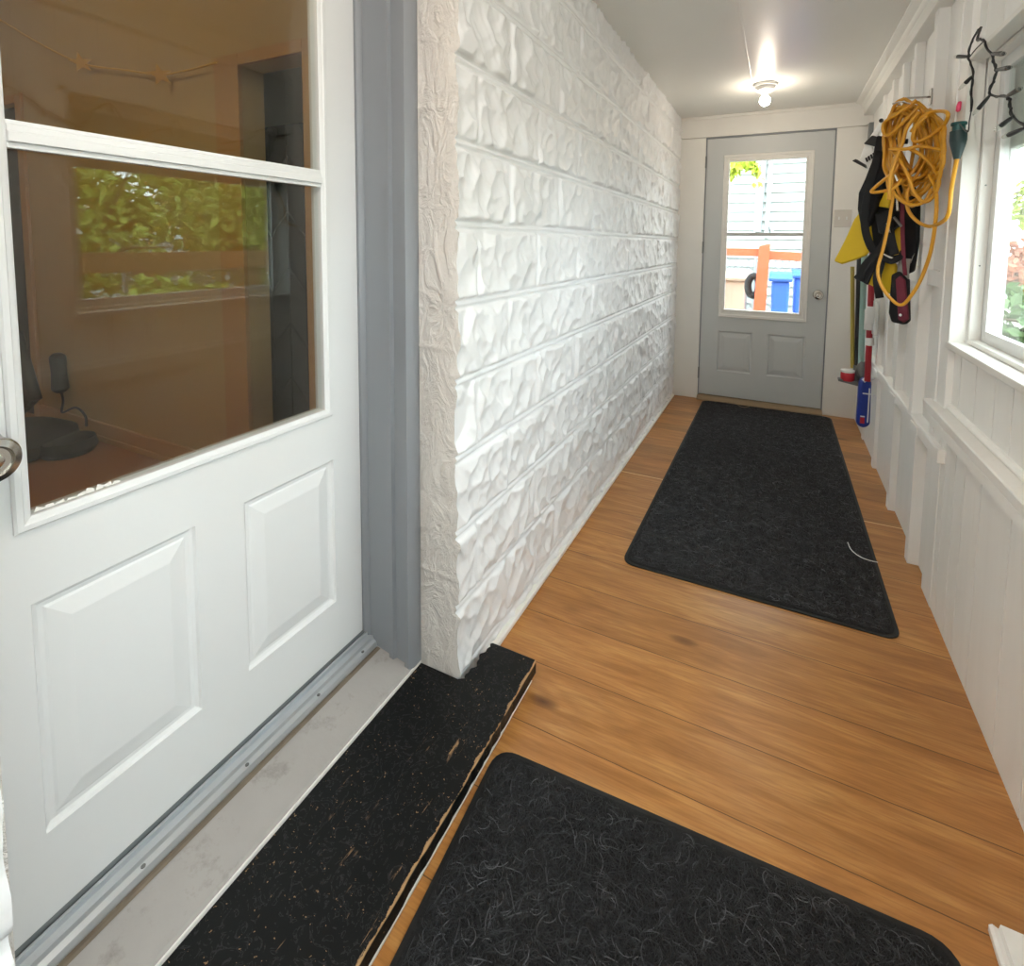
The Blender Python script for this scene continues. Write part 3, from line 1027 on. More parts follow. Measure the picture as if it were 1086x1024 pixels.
# black floor machine with slanting arm, and a handset on the wall
vac = thing('vacuum_cleaner', (-3.45, 1.2, ZF), 'black low vacuum cleaner with slanting tube on the room floor', 'vacuum cleaner')
vc = at(58, 474, 'z', ZF)
body = MB().lathe([(.0, 0), (.26, 0), (.30, .02), (.29, .075), (.22, .115), (.1, .125), (.0, .125)], (-3.50, 1.13, ZF), 'z', 28).build('body', M['black_plastic'], vac, smooth=True)
MB().lathe([(.0, .0), (.10, .0), (.12, .03), (.11, .075), (.0, .085)], (-3.22, 1.28, ZF), 'z', 20).build('brush_head', M['black_plastic'], vac, smooth=True)
a1, a2 = at(17, 352, 'y', 1.3), at(38, 424, 'y', 1.3)
MB().tube([a1, a2], .028, 10).build('tube', M['black_plastic'], vac, smooth=True)
MB().tube(smooth_path([a2, a2 + np.array([-.1, 0, -.06]), np.array([-3.6, 1.2, ZF + .12])], 6), .014, 8).build('hose', M['black_plastic'], vac, smooth=True)
MB().lathe([(.03, 0), (.05, .01), (.05, .02), (.0, .03)], (-3.45, 1.10, ZF + .12), 'z', 16).build('button', M['grey_metal'], vac, smooth=True)
hs = thing('handset', at(62, 395, 'y', YI - .03), 'dark handset with dangling cable clipped to the tan room wall', 'handset')
c1, c2 = at(61, 378, 'y', YI - .04), at(64, 412, 'y', YI - .04)
MB().tube([c1 + np.array([0, 0, .02]), c1, (c1 + c2) / 2, c2, c2 - np.array([0, 0, .02])], [.02, .038, .034, .04, .022], 12).build('body', M['black_plastic'], hs, smooth=True)
MB().tube(smooth_path([c2, at(67, 425, 'y', YI - .03), at(66, 437, 'y', YI - .04), at(80, 432, 'y', YI - .03), at(90, 440, 'y', YI - .05), at(92, 452, 'y', YI - .06)], 6), .006, 6).build('cable', M['black_plastic'], hs, smooth=True)

# ------------------------------------------------------------------ mats


def strands(name, poly_test, x0, x1, y0, y1, z, n, parent, r=.0011, ln=(.018, .05), seed=3):
    rs = np.random.RandomState(seed)
    vs, fs = [], []
    o = 0
    seg = 6
    for _ in range(n):
        x, y = rs.uniform(x0, x1), rs.uniform(y0, y1)
        if not poly_test(x, y):
            continue
        L = rs.uniform(*ln)
        th_ = rs.uniform(0, 6.283)
        k = rs.uniform(-1, 1) * 95
        tx, ty, ta, ok = x, y, th_, True
        for i in range(seg):
            tx += math.cos(ta) * L / seg
            ty += math.sin(ta) * L / seg
            ta += k * L / seg
            if i % 2 and not poly_test(tx, ty):
                ok = False
        if not ok:
            continue
        zz_ = z + rs.uniform(0, .0010)
        hz = rs.uniform(.0006, .0018)
        px, py = x, y
        for i in range(seg + 1):
            s = i / seg
            h = zz_ + hz * math.sin(s * math.pi) - .001
            nx, ny = -math.sin(th_), math.cos(th_)
            rr = r * (1 - .4 * abs(s - .5))
            vs += [(px + nx * rr, py + ny * rr, h), (px, py, h + rr * 1.3), (px - nx * rr, py - ny * rr, h)]
            if i < seg:
                b = o + 3 * i
                fs += [(b, b + 1, b + 4, b + 3), (b + 1, b + 2, b + 5, b + 4)]
            px += math.cos(th_) * L / seg
            py += math.sin(th_) * L / seg
            th_ += k * L / seg
        o += 3 * (seg + 1)
    mb = MB()
    mb.v, mb.f = vs, fs
    ob = mb.build(name, M['strand'], parent)
    ob['kind'] = 'stuff'
    return ob


def rounded(pts, r, k=6):
    out = []
    n = len(pts)
    for i in range(n):
        p, a, b = np.array(pts[i]), np.array(pts[i - 1]), np.array(pts[(i + 1) % n])
        da = (a - p) / np.linalg.norm(a - p)
        db = (b - p) / np.linalg.norm(b - p)
        s, e = p + da * r, p + db * r
        for j in range(k + 1):
            t_ = j / k
            out.append(tuple((1 - t_) ** 2 * s + 2 * t_ * (1 - t_) * p + t_ * t_ * e))
    return out


def door_mat(name, corners, label, n, seed, r=.0011, ln=(.018, .05)):
    cx = sum(c[0] for c in corners) / 4
    cy = sum(c[1] for c in corners) / 4
    t_ = thing(name, (cx, cy, 0), label, 'mat')
    outer = rounded(corners, .055)
    cen = np.array([cx, cy])
    MB().prism(outer, 'z', 0, .006).build('backing', M['mat_edge'], t_, bevel=.002)

    def shrink(p, d):
        p = np.array(p)
        v = cen - p
        return tuple(p + np.sign(v) * d)
    inner = rounded([shrink(c, .011) for c in corners], .05)
    MB().prism(inner, 'z', .006, .0095).build('carpet', M['mat_base'], t_, bevel=.002)
    ip = np.array(rounded([shrink(c, .016) for c in corners], .05))

    def test(x, y):
        c = False
        j = len(ip) - 1
        for i in range(len(ip)):
            if (ip[i, 1] > y) != (ip[j, 1] > y) and x < (ip[j, 0] - ip[i, 0]) * (y - ip[i, 1]) / (ip[j, 1] - ip[i, 1]) + ip[i, 0]:
                c = not c
            j = i
        return c
    xs2 = [c[0] for c in corners]
    ys3 = [c[1] for c in corners]
    strands('pile', test, min(xs2), max(xs2), max(min(ys3), .1), max(ys3), .0095, n, t_, r, ln, seed)
    return t_


door_mat('door_mat', [(-.566, 1.022), (.338, 1.064), (.36, -.2), (-.50, -.25)], 'black looped doormat lying below the black entrance step', 21000, 4, .0010, (.02, .055))
door_mat('runner_mat', [(-.497, 1.868), (-.490, 4.186), (.391, 4.186), (.400, 1.868)], 'long black looped runner mat leading to the grey door', 38000, 8, .0012, (.02, .05))
th_pts = [at(u, v, 'z', .017) for u, v in ((899, 575), (903, 583), (912, 590), (922, 594), (931, 596))]
o = MB().tube(smooth_path(th_pts, 6), .0018, 6).build('plastic_thread', M['white_plastic'], smooth=True)
tag(o, 'curved white plastic thread lying at the edge of the black runner', 'thread')
o = MB().tube(smooth_path([at(u, v, 'z', .014) for u, v in ((770, 425.5), (780, 428), (787, 431.5), (794, 431), (792, 428.5), (781, 426.5))], 5), .0022, 6).build('wire_scrap', M['gap_wood'], smooth=True)
tag(o, 'small tan wire scrap on the mat by the grey door', 'scrap')

# low white board at the bottom corner
wbm = thing('timber_board', (.45, .7, 0), 'low white-washed board lying on floor against the board wall', 'board')
MB().prism([(.394, 0), (.394, .012), (.399, .016), (.408, .012), (.410, .022), (.519, .024), (.519, 0)], 'y', .1, 1.118).build('plank', M['boards'], wbm)

# ------------------------------------------------------------------ porch lamps


def bulb_lamp(x, y, label, glow):
    t_ = thing('ceiling_bulb', (x, y, ZC), label, 'lamp', None)
    MB().lathe([(.068, 0), (.070, -.006), (.066, -.016), (.052, -.020), (.050, -.040), (.040, -.046), (.0, -.046)], (x, y, ZC), 'z', 32).build('lamp_base', M['white_plastic'], t_, smooth=True)
    MB().lathe([(.019, -.044), (.019, -.068), (.014, -.072), (.0, -.072)], (x, y, ZC), 'z', 20).build('socket', M['white_plastic'], t_, smooth=True)
    pr = [(.014, -.070)] + [(.031 * math.sin(a), -.101 + .031 * math.cos(a)) for a in np.linspace(.55, math.pi, 12)]
    MB().lathe(pr, (x, y, ZC), 'z', 24).build('bulb', glow, t_, smooth='all')
    return t_


glow = emit_mat('porch_bulb_glow', (1, .88, .72), PORCH_BULB)
glow2 = emit_mat('entrance_bulb_glow', (1, .945, .885), NEAR_BULB)
bulb_lamp(-.115, 3.538, 'lit bare bulb in a white holder on the ceiling near the grey door', glow)
bulb_lamp(-.15, .05, 'lit bare bulb in a white holder on the ceiling above the entrance door', glow2)

# light switch
sw = thing('light_switch', (.395, YF, 1.43), 'white double light switch plate beside the grey door', 'switch')
MB().box(.345, .452, YF - .009, YF, 1.366, 1.486).build('plate', M['switch_plate'], sw, bevel=.002)
for x in (.375, .422):
    MB().box(x - .005, x + .005, YF - .016, YF - .005, 1.417, 1.438).build('toggle', M['white_plastic'], sw, bevel=.001)

# ------------------------------------------------------------------ extension cord on its hook
gc, nc = vplane((.50, 2.38), (.22, 2.52))


def CP(u, v, off=0.0):
    p = gc(u, v, off)
    return p if p[0] < .478 else at(u, v, 'x', .478)


hk = thing('wall_hook', CP(955, 108), 'silver wire hook on the stud above the yellow cord coil', 'hook')
h0 = np.array([.506, 2.49, CP(955, 106)[2] + .015])
MB().tube(smooth_path([h0, CP(957, 105), CP(954, 112, .03), CP(950, 108, .05)], 6), .004, 8).build('hook_wire', M['chrome'], hk, smooth=True)
MB().box(.500, .506, 2.475, 2.505, h0[2] - .03, h0[2] + .03).build('hook_plate', M['chrome'], hk, bevel=.002)
ec = thing('extension_cord', CP(965, 170), 'tangled yellow extension cord coil hanging from a hook on wall', 'extension cord')
cm = MB()
rs = np.random.RandomState(21)
RC = .0062
for k in range(17):
    cxp = rs.uniform(955, 976)
    top = rs.uniform(104, 128)
    bot = rs.uniform(178, 222)
    hw = rs.uniform(13, 30)
    cyp = (top + bot) / 2
    hh = (bot - top) / 2
    sk = rs.uniform(-10, 8)
    ph = rs.uniform(0, 6.28)
    pts = []
    for j in range(14):
        a = 2 * math.pi * j / 14
        u = cxp + hw * math.sin(a) * (1 + .15 * math.sin(2 * a + ph)) + sk * math.cos(a) * -.6
        v = cyp - hh * math.cos(a) * (1 + .06 * math.sin(3 * a + ph))
        u = min(max(u, 938), 1001)
        pts.append(CP(u, v, rs.uniform(-.01, .03) + .022 * (k % 4)))
    pts.append(pts[0])
    cm.tube(smooth_path(pts, 4), RC, 7)
px_strands = [
    ([(985, 185), (992, 200), (993, 225), (988, 262), (980, 288), (970, 308), (957, 323), (945, 317), (934, 301), (931, 285), (937, 262), (944, 228), (947, 203), (945, 182), (950, 165)], .13),
    ([(1015, 168), (1013, 178), (1009, 200), (1006, 226), (998, 236), (985, 240), (972, 234), (963, 222), (962, 206), (966, 192), (957, 175), (950, 160)], .12),
    ([(955, 168), (948, 182), (936, 192), (924, 203), (935, 203), (948, 199), (956, 190)], .15),
    ([(972, 106), (950, 122), (938, 130), (937, 140), (943, 143), (958, 130), (975, 112)], .12),
    ([(943, 158), (960, 158), (975, 155), (988, 157), (1000, 160)], .16),
    ([(966, 140), (980, 122), (994, 118), (1005, 120), (1002, 131), (988, 143), (974, 150), (968, 147), (972, 134), (984, 122)], .16),
    ([(947, 160), (958, 176), (965, 192), (970, 205), (980, 214), (990, 208), (996, 192), (990, 178), (978, 165), (965, 158)], .15),
    ([(950, 165), (946, 190), (948, 205), (960, 215), (972, 217), (982, 212), (988, 200)], .14),
    ([(943, 212), (944, 190), (950, 170), (957, 152), (962, 135), (975, 118)], .17),
    ([(986, 116), (996, 130), (999, 150), (999, 170), (996, 190), (988, 205)], .10),
]
for px, off in px_strands:
    cm.tube(smooth_path([CP(u, v, off + .008 * math.sin(i * 1.7)) for i, (u, v) in enumerate(px)], 6), RC, 8)
cm.build('cord', M['cord'], ec, smooth='all')
p0, p1 = at(1015, 168, 'x', .478), at(1017, 133, 'x', .478)
ax = p1 - p0
Lx = np.linalg.norm(ax)
MB().lathe([(.0085, -.002), (.012, Lx * .12), (.019, Lx * .4), (.0215, Lx * .55), (.0215, Lx * .82), (.019, Lx * .83)], p0, ax, 20).build('socket_end', M['green_rubber'], ec, smooth=True)
MB().tube(smooth_path([CP(947, 110, .13), CP(955, 108, .15), CP(965, 110, .13)], 4), .003, 6).build('tie', M['chrome'], ec, smooth=True)

# ------------------------------------------------------------------ string lights by the window
gs, ns = vplane((.512, 2.30), (.512, 1.2))


def SP(u, v, off=0.0):
    return gs(u, v, off)


sl = thing('string_lights', SP(1040, 32), 'black string lights with clear bulbs draped over the window corner', 'string lights')
MB().lathe([(.016, Lx * .80), (.0165, Lx * 1.0), (.020, Lx * 1.01), (.020, Lx * 1.08), (.006, Lx * 1.10)], p0, ax, 20).build('plug', M['teal_rubber'], sl, smooth=True)
wm = MB()
top_end = p0 + ax * 1.08
wpath = [
    [top_end, SP(1026, 140, .06), SP(1028, 128, .05), SP(1030, 118, .03)],
    [SP(1030, 118, .03), SP(1030.5, 92, .02), SP(1032, 78, .015), SP(1029, 66, .02), SP(1027, 60, .02), SP(1030, 46, .015), SP(1036, 34, .01), SP(1040, 29, .005)],
    [SP(1040, 29, .005), SP(1037, 42, .02), SP(1043, 42, .02), SP(1047, 52, .015), SP(1052, 58, .015), SP(1055, 70, .02), SP(1057, 76, .02), SP(1053, 88, .02), SP(1049, 99, .025), SP(1056, 102, .02), SP(1068, 103, .02), SP(1071, 108, .02), SP(1072, 118, .02), SP(1075, 124, .02), SP(1081, 130, .02), SP(1088, 134, .02)],
    [SP(1027, 62, .02), SP(1035, 52, .015), SP(1043, 44, .01)],
]
last = wpath[2][-1]
yy = last[1]
drop = [last]
zt = WZ1 - .04
for k in range(1, 15):
    y_ = yy - k * .055
    drop.append(np.array([.50 + .008 * math.sin(k * 2.1), y_, zt - .03 + .05 * math.sin(k * 1.25) - .02 * (k % 3)]))
wpath.append(drop)
for i, pth in enumerate(wpath):
    sp_ = smooth_path(pth, 6)
    wm.tube(sp_, .0016 if i in (0, 3) else .0028, 6)
    if i not in (0, 3):
        sp2 = [p + np.array([.002 * math.sin(j * 1.1), .003 * math.cos(j * 1.1), .0035 * math.sin(j * .9)]) for j, p in enumerate(sp_)]
        wm.tube(sp2, .0026, 6)
wm.build('wire', M['black_plastic'], sl, smooth='all')


def socket(a, b):
    a, b = np.array(a), np.array(b)
    L = b - a
    q = MB().tube([a, a + L * .2, a + L * .9, b], [.0032, .0046, .0062, .0058], 10).build('bulb_socket', M['black_plastic'], sl, smooth=True)
    d = L / np.linalg.norm(L)
    MB().tube([b, b + d * .006, b + d * .018, b + d * .026], [.0052, .0060, .0048, .001], 10).build('bulb', M['clear'], q, smooth='all')


for a, b in (((1027, 60), (1016, 60)), ((1052, 57), (1063, 57)), ((1057, 74), (1069, 72)), ((1031, 81), (1024, 88)), ((1049, 102), (1038, 115)), ((1068, 102), (1080, 95)), ((1074, 124), (1062, 133)), ((1086, 136), (1070, 143))):
    socket(SP(*a, .02), SP(*b, .03))
for k in range(2, 14, 2):
    p = drop[k]
    socket(p, p + np.array([-.012, .012 * math.sin(k), -.03 if k % 4 else .028]))
MB().lathe([(.0, -.018), (.006, -.014), (.0075, 0), (.006, .014), (.0, .018)], SP(1017, 113, .0), (.15, 0, 1), 12).build('tag', M['pink_tag'], sl, smooth=True)

# ------------------------------------------------------------------ life vest and other hangings
gv, nv = vplane((.470, 2.56), (.20, 2.76))


def VP(u, v, off=0.0):
    return gv(u, v, off)


def puffy(px, off, th_, name, mat, parent, bev=.012):
    pts = [VP(u, v, off) for u, v in px]
    ob = MB().slab(pts, nv, th_).build(name, mat, parent, bevel=bev, seg=3)
    return ob


def strap(px, off, wd, name, mat, parent, th_=.18):
    pts = smooth_path([VP(u, v, off + .006 * math.sin(i)) for i, (u, v) in enumerate(px)], 5)
    return MB().tube(pts, wd, 10, flat=(th_, nv)).build(name, mat, parent, smooth='all')


lv = thing('life_vest', VP(935, 150), 'yellow and black life vest with loose straps hanging on wall', 'life vest')
MB().lathe([(.012, 0), (.012, .05), (.018, .055), (.018, .062)], (.506, 2.865, VP(945, 140)[2]), (-1, 0, 0), 12).build('hanging_loop', M['black_fabric'], lv, smooth=True)
puffy([(935, 196), (950, 192), (972, 196), (978, 215), (977, 255), (972, 288), (960, 292), (956, 276), (945, 271), (930, 264), (917, 246), (913, 218), (919, 202)], .0, .03, 'back_panel', M['black_fabric'], lv, .012)
puffy([(887, 277), (899, 254), (909, 232), (917, 222), (925, 238), (928, 262), (920, 271), (908, 276), (895, 280)], .035, .025, 'float_panel', M['yellow_fabric'], lv, .010)
puffy([(930, 286), (934, 274), (945, 274), (953, 280), (954, 300), (949, 312), (938, 308), (922, 300)], .035, .03, 'float_panel', M['yellow_fabric'], lv, .010)
puffy([(944, 246), (957, 240), (958, 269), (948, 271)], .035, .02, 'float_panel', M['yellow_fabric'], lv, .008)
puffy([(933, 219), (941, 203), (948, 205), (945, 221)], .035, .02, 'float_panel', M['yellow_fabric'], lv, .006)
puffy([(933, 144), (944, 146), (949, 165), (944, 188), (936, 205), (932, 224), (925, 240), (917, 244), (913, 222), (914, 205), (921, 190), (928, 172)], .05, .03, 'shoulder_pad', M['black_fabric'], lv, .010)
puffy([(930, 227), (946, 222), (956, 238), (944, 250), (934, 247)], .065, .02, 'chest_pad', M['black_fabric'], lv, .006)
puffy([(926, 272), (932, 276), (921, 302), (906, 294)], .075, .008, 'strap_end', M['black_fabric'], lv, .002)
strap([(932, 160), (922, 200), (917, 225), (918, 245), (924, 262), (934, 275), (930, 295), (933, 316)], .10, .017, 'strap', M['black_fabric'], lv)
strap([(943, 240), (938, 258), (928, 270), (916, 284), (911, 297)], .09, .018, 'strap', M['black_fabric'], lv)
strap([(942, 235), (945, 255), (949, 270)], .10, .018, 'strap', M['black_fabric'], lv)
strap([(934, 272), (945, 277), (955, 272), (958, 266)], .10, .012, 'strap', M['black_fabric'], lv)
strap([(957, 205), (957, 235), (958, 268), (960, 292)], .10, .008, 'strap', M['burgundy'], lv)
strap([(951, 208), (952, 224)], .11, .005, 'buckle', M['chrome'], lv, .5)
strap([(941, 236), (943, 247)], .11, .006, 'buckle', M['chrome'], lv, .5)
strap([(948, 230), (956, 240)], .11, .005, 'buckle', M['grey_metal'], lv, .5)
strap([(960, 274), (968, 276)], .02, .03, 'label_patch', M['grey_strap'], lv)

pa = thing('carry_strap', VP(957, 315), 'burgundy and black padded strap hanging below the life vest', 'strap')
puffy([(949, 291), (957, 287), (966, 296), (967, 340), (962, 344), (949, 341), (946, 331)], .05, .03, 'pad', M['black_fabric'], pa, .008)
puffy([(951, 296), (956, 292), (961, 297), (965, 338), (960, 342), (954, 339)], .082, .012, 'pad_cover', M['burgundy'], pa, .004)
MB().lathe([(.006, 0), (.006, .008), (.0, .009)], VP(956, 334, .095), nv, 10).build('rivet', M['chrome'], pa)
strap([(960, 274), (958, 285), (958, 296)], .06, .022, 'webbing', M['grey_strap'], pa)

# white and black hand scraper
gb, nb = vplane((.42, 3.62), (.22, 3.70))


def BP(u, v, off=0.0):
    return gb(u, v, off)


sb = thing('hand_scraper', BP(925, 155), 'white hand scraper with black ribs hanging above the life vest', 'scraper')
MB().slab([BP(u, v) for u, v in ((936, 128), (939, 132), (927, 156), (930, 172), (922, 182), (912, 172), (917, 158), (925, 144))], nb, .03).build('blade', M['white_plastic'], sb, bevel=.006)
MB().slab([BP(u, v, .03) for u, v in ((905, 171), (909, 169), (919, 175), (920, 179))], nb, .03).build('tip', M['black_plastic'], sb, bevel=.004)
MB().slab([BP(u, v, .03) for u, v in ((917, 153), (926, 144), (938, 147), (935, 158), (926, 155))], nb, .03).build('grip', M['black_plastic'], sb, bevel=.006)
for k in range(5):
    u, v = 918 + k * 2.6, 168 - k * 1.7
    MB().slab([BP(u, v, .03), BP(u + 1.5, v - 1, .03), BP(u + 3, v + 3, .03), BP(u + 1.5, v + 4, .03)], nb, .012).build('rib', M['black_plastic'], sb)
MB().lathe([(.010, 0), (.012, .01), (.008, .02)], BP(935, 128, .03), nb, 14).build('peg_cap', M['black_plastic'], sb, smooth=True)
o = MB().box(at(921, 140, 'y', YF - .03)[0], at(932, 140, 'y', YF - .03)[0], YF - .05, YF - .001, at(925, 150, 'y', YF - .03)[2], at(925, 130, 'y', YF - .03)[2]).build('door_closer', M['grey_metal'], bevel=.004)
tag(o, 'grey metal bracket in the corner above the scraper', 'bracket')

# ------------------------------------------------------------------ brooms in the corner
YT = 3.60


def TP(u, v, off=0.0):
    return at(u, v, 'y', YT - off)


def pole(name, label, cat, px, off, r, mat):
    a, b = [TP(u, v, off) for u, v in px]
    t_ = thing(name, (b[0], b[1], b[2]), label, cat)
    MB().tube([a, b], r, 12).build('handle', mat, t_, smooth=True)
    return t_, a, b


sq, a, b = pole('floor_squeegee', 'black and yellow floor squeegee standing in corner beside grey door', 'squeegee', [(913, 232), (909, 396)], .05, .016, M['black_plastic'])
MB().tube([a + np.array([-.027, .01, -.28]), b + np.array([-.024, .01, .03])], .011, 10).build('yellow_side', M['olive_yellow'], sq, smooth=True)
MB().tube([b + np.array([0, 0, .05]), b - np.array([0, 0, .035])], .022, 10).build('clamp', M['grey_metal'], sq, smooth=True)
e0, e1 = TP(888, 402, .06), TP(915, 409, .06)
MB().slab([e0, e1, e1 + np.array([0, 0, .03]), e0 + np.array([0, 0, .015])], (0, -1, 0), .05).build('blade_bar', M['grey_metal'], sq, bevel=.004)
mp_, a, b = pole('mop_handle', 'pale teal mop handle standing in the corner behind the bag', 'mop', [(918, 232), (913, 392)], .08, .016, M['teal_pole'])
MB().tube([b + np.array([.01, 0, .05]), b, b - np.array([-.02, 0, .06])], [.022, .03, .02], 10).build('mop_socket', M['grey_metal'], mp_, smooth=True)
br_, a, b = pole('broom', 'red broom handle with white clips standing in the corner', 'broom', [(927, 232), (920, 404)], .16, .016, M['red_pole'])
for v in (335, 362):
    u = 925.5 if v == 335 else 922.5
    MB().tube([TP(u, v - 4, .16), TP(u, v + 4, .16)], .022, 10).build('clip', M['white_plastic'], br_, smooth=True)
rc = thing('cleaning_tin', TP(899, 398, .08), 'small red tin with white lid resting on the squeegee bar', 'tin')
q = TP(898.5, 403.5, .085)
MB().lathe([(.034, .0), (.036, .004), (.036, .045), (.034, .05)], q + np.array([0, 0, .002]), 'z', 20).build('body', M['red_plastic'], rc, smooth=True)
MB().lathe([(.036, .05), (.037, .062), (.0, .064)], q + np.array([0, 0, .002]), 'z', 20).build('lid', M['white_plastic'], rc, smooth=True)
# blue bag on the floor
YB = 3.44
bgp = [(908, 450), (911, 404), (917, 400), (925, 404), (923, 452), (915, 455)]
bl = [at(u, v, 'y', YB) for u, v in bgp]
zmin = min(p[2] for p in bl)
bagt = thing('printed_bag', (bl[0][0], YB, zmin), 'blue printed bag with white and red marks hanging below the brooms', 'bag')
bo = MB().slab(bl, (0, 1, 0), .05).build('pouch', M['bag_blue'], bagt, bevel=.02, seg=3)
xa, xb = bl[0][0] + .012, bl[3][0] - .016


def bagrect(x0, x1, z0, z1, mat, name):
    z0, z1 = zmin + z0, zmin + z1
    MB().slab([(x0, YB - .001, z0), (x1, YB - .001, z0), (x1, YB - .001, z1), (x0, YB - .001, z1)], (0, -1, 0), .002).build(name, mat, bagt)


hb = bl[3][2] - zmin
bagrect(xa + .005, xb - .01, hb * .12, hb * .24, M['bag_red'], 'print_panel')
bagrect(xa + .005, xb - .01, hb * .25, hb * .275, M['bag_white'], 'print_line')
bagrect(xa + .01, xa + .05, hb * .72, hb * .745, M['bag_white'], 'print_line')
bagrect(xa + .06, xa + .075, hb * .70, hb * .735, M['bag_white'], 'print_line')
bagrect(xb + .002, xb + .009, hb * .15, hb * .85, M['bag_white'], 'print_line')
MB().tube([np.array([xa + .01, YB + .01, zmin + hb - .01]), np.array([xa + .04, YB + .02, zmin + hb + .012]), np.array([xb, YB + .03, zmin + hb - .005]), np.array([.53, YB + .03, zmin + hb + .01])], [.014, .018, .012, .004], 8).build('rolled_top', M['bag_white'], bagt, smooth=True)

# white bracket on the stud
wbk = thing('tool_clip', (.50, 3.36, 1.0), 'white plastic tool clip screwed to a stud beside the brooms', 'clip')
gk = lambda u, v: at(u, v, 'x', .500)
zt1, zb1 = gk(930, 320)[2], gk(930, 358)[2]
MB().box(.494, .5055, 3.345, 3.44, zb1, zt1).build('plate', M['white_plastic'], wbk, bevel=.003)
MB().box(.455, .494, 3.37, 3.385, zb1 + .06, zt1 - .03).box(.455, .494, 3.41, 3.425, zb1 + .02, zt1 - .05).build('jaw', M['white_plastic'], wbk, bevel=.003)

# ------------------------------------------------------------------ outdoors
o = MB().box(-12, 16, -12, 18, -.5, -.32).build('ground', M['ground'])
struct(o, 'garden ground outside the porch', 'ground')

hs_ = thing('neighbour_house', (0, 9.2, -.32), 'white clapboard neighbouring house seen through the grey door glass', 'house')
lap = []
z = -.32
while z < 5.2:
    lap += [(9.155, z), (9.2, z + .15)]
    z += .15
MB().prism(lap + [(9.6, z), (9.6, -.32)], 'x', -7.0, 2.2).build('siding_wall', M['siding'], hs_)
MB().box(-7.2, 2.4, 8.3, 9.19, 3.6, 3.72).build('shading_eaves', M['siding'], hs_)  # overhang added above the view to keep skylight off the siding
px_ = at(815, 200, 'y', 9.12)
MB().tube([(px_[0], 9.13, 1.35), (px_[0] + .03, 9.13, 3.6)], .035, 10).build('downpipe', M['conduit'], hs_, smooth=True)
px_ = at(806.5, 220, 'y', 9.12)
MB().tube([(px_[0] - .02, 9.15, 1.45), (px_[0] + .02, 9.15, 2.6)], .045, 8).build('conduit', M['conduit'], hs_, smooth=True)
px_ = at(801.5, 220, 'y', 9.12)
MB().tube([(px_[0], 9.16, 1.4), (px_[0] + .03, 9.16, 3.6)], .02, 8).build('conduit', M['conduit'], hs_, smooth=True)
MB().tube(smooth_path([(at(812, 243, 'y', 9.1)[0], 9.1, 1.5), (at(816, 242, 'y', 9.1)[0], 9.1, 1.55), (at(820, 246, 'y', 9.1)[0], 9.1, 1.42)], 4), .02, 6).build('hose', M['conduit'], hs_, smooth=True)
for x in (-7.02, 2.1):
    MB().box(x, x + .12, 9.13, 9.2, -.3, 4.9).build('corner_board', M['siding'], hs_)

# red-stained post and rails
YP = 6.4
rf = thing('wooden_fence', (0, YP, -.32), 'red-stained wooden post and rails outside the grey door', 'fence')
pa_, pb_ = at(803, 335, 'y', YP), at(811.5, 258, 'y', YP)
MB().slab([(pa_[0] - .075, YP - .05, -.32), (pa_[0] + .06, YP - .05, -.32), (pb_[0] + .055, YP - .05, pb_[2]), (pb_[0] - .06, YP - .05, pb_[2] - .03)], (0, 1, 0), .1).build('post', M['fence_red'], rf, bevel=.006)
ra, rb = at(760, 266.5, 'y', YP), at(806, 267.5, 'y', YP)
MB().slab([(-2.4, YP, ra[2] - .045), (rb[0], YP, rb[2] - .045), (rb[0], YP, rb[2] + .04), (-2.4, YP, ra[2] + .04)], (0, 1, 0), .045).build('rail', M['fence_red'], rf, bevel=.004)
ra, rb = at(812, 270, 'y', YP), at(850, 272.5, 'y', YP)
MB().slab([(ra[0], YP, ra[2] - .05), (1.2, YP, rb[2] - .09), (1.2, YP, rb[2] + .01), (ra[0], YP, ra[2] + .045)], (0, 1, 0), .045).build('rail', M['fence_red'], rf, bevel=.004)


def chain_link(name, P0, d, L, z0, z1, pitch, label, r=.004):
    t_ = thing(name, (P0[0], P0[1], z0), label, 'fence')
    mb = MB()
    Hh = z1 - z0
    n = int((L + Hh) / pitch)
    d = np.array([d[0], d[1], 0.0])
    P = np.array([P0[0], P0[1], 0.0])
    for k in range(n):
        for sgn in (1, -1):
            s0 = k * pitch - (Hh if sgn > 0 else 0)
            a, b = (s0, z0), (s0 + Hh, z1)
            if sgn < 0:
                a, b = (s0 + 0, z1), (s0 + Hh, z0)
                a, b = (s0 - Hh, z1), (s0, z0)
            # clip to the panel
            (sa, za), (sb_, zb) = a, b
            if sb_ <= 0 or sa >= L:
                continue
            if sa < 0:
                f_ = -sa / (sb_ - sa)
                za = za + (zb - za) * f_
                sa = 0
            if sb_ > L:
                f_ = (L - sa) / (sb_ - sa)
                zb = za + (zb - za) * f_
                sb_ = L
            mb.tube([P + d * sa + np.array([0, 0, za]), P + d * sb_ + np.array([0, 0, zb])], r, 4)
    mb.build('wire_mesh', M['wire'], t_)
    MB().tube([P + np.array([0, 0, z1]), P + d * L + np.array([0, 0, z1])], .02, 8).build('top_rail', M['wire'], t_, smooth=True)
    for q in (0, L / 2, L):
        MB().tube([P + d * q + np.array([0, 0, -.32]), P + d * q + np.array([0, 0, z1 + .04])], .025, 8).build('post', M['wire'], t_, smooth=True)
    return t_


zt_ = at(790, 274, 'y', 7.9)[2]
chain_link('chain_link_fence', (-2.6, 8.3), (1, 0), 4.6, -.3, zt_, .09, 'grey chain-link fence behind the bins outside the grey door', .006)


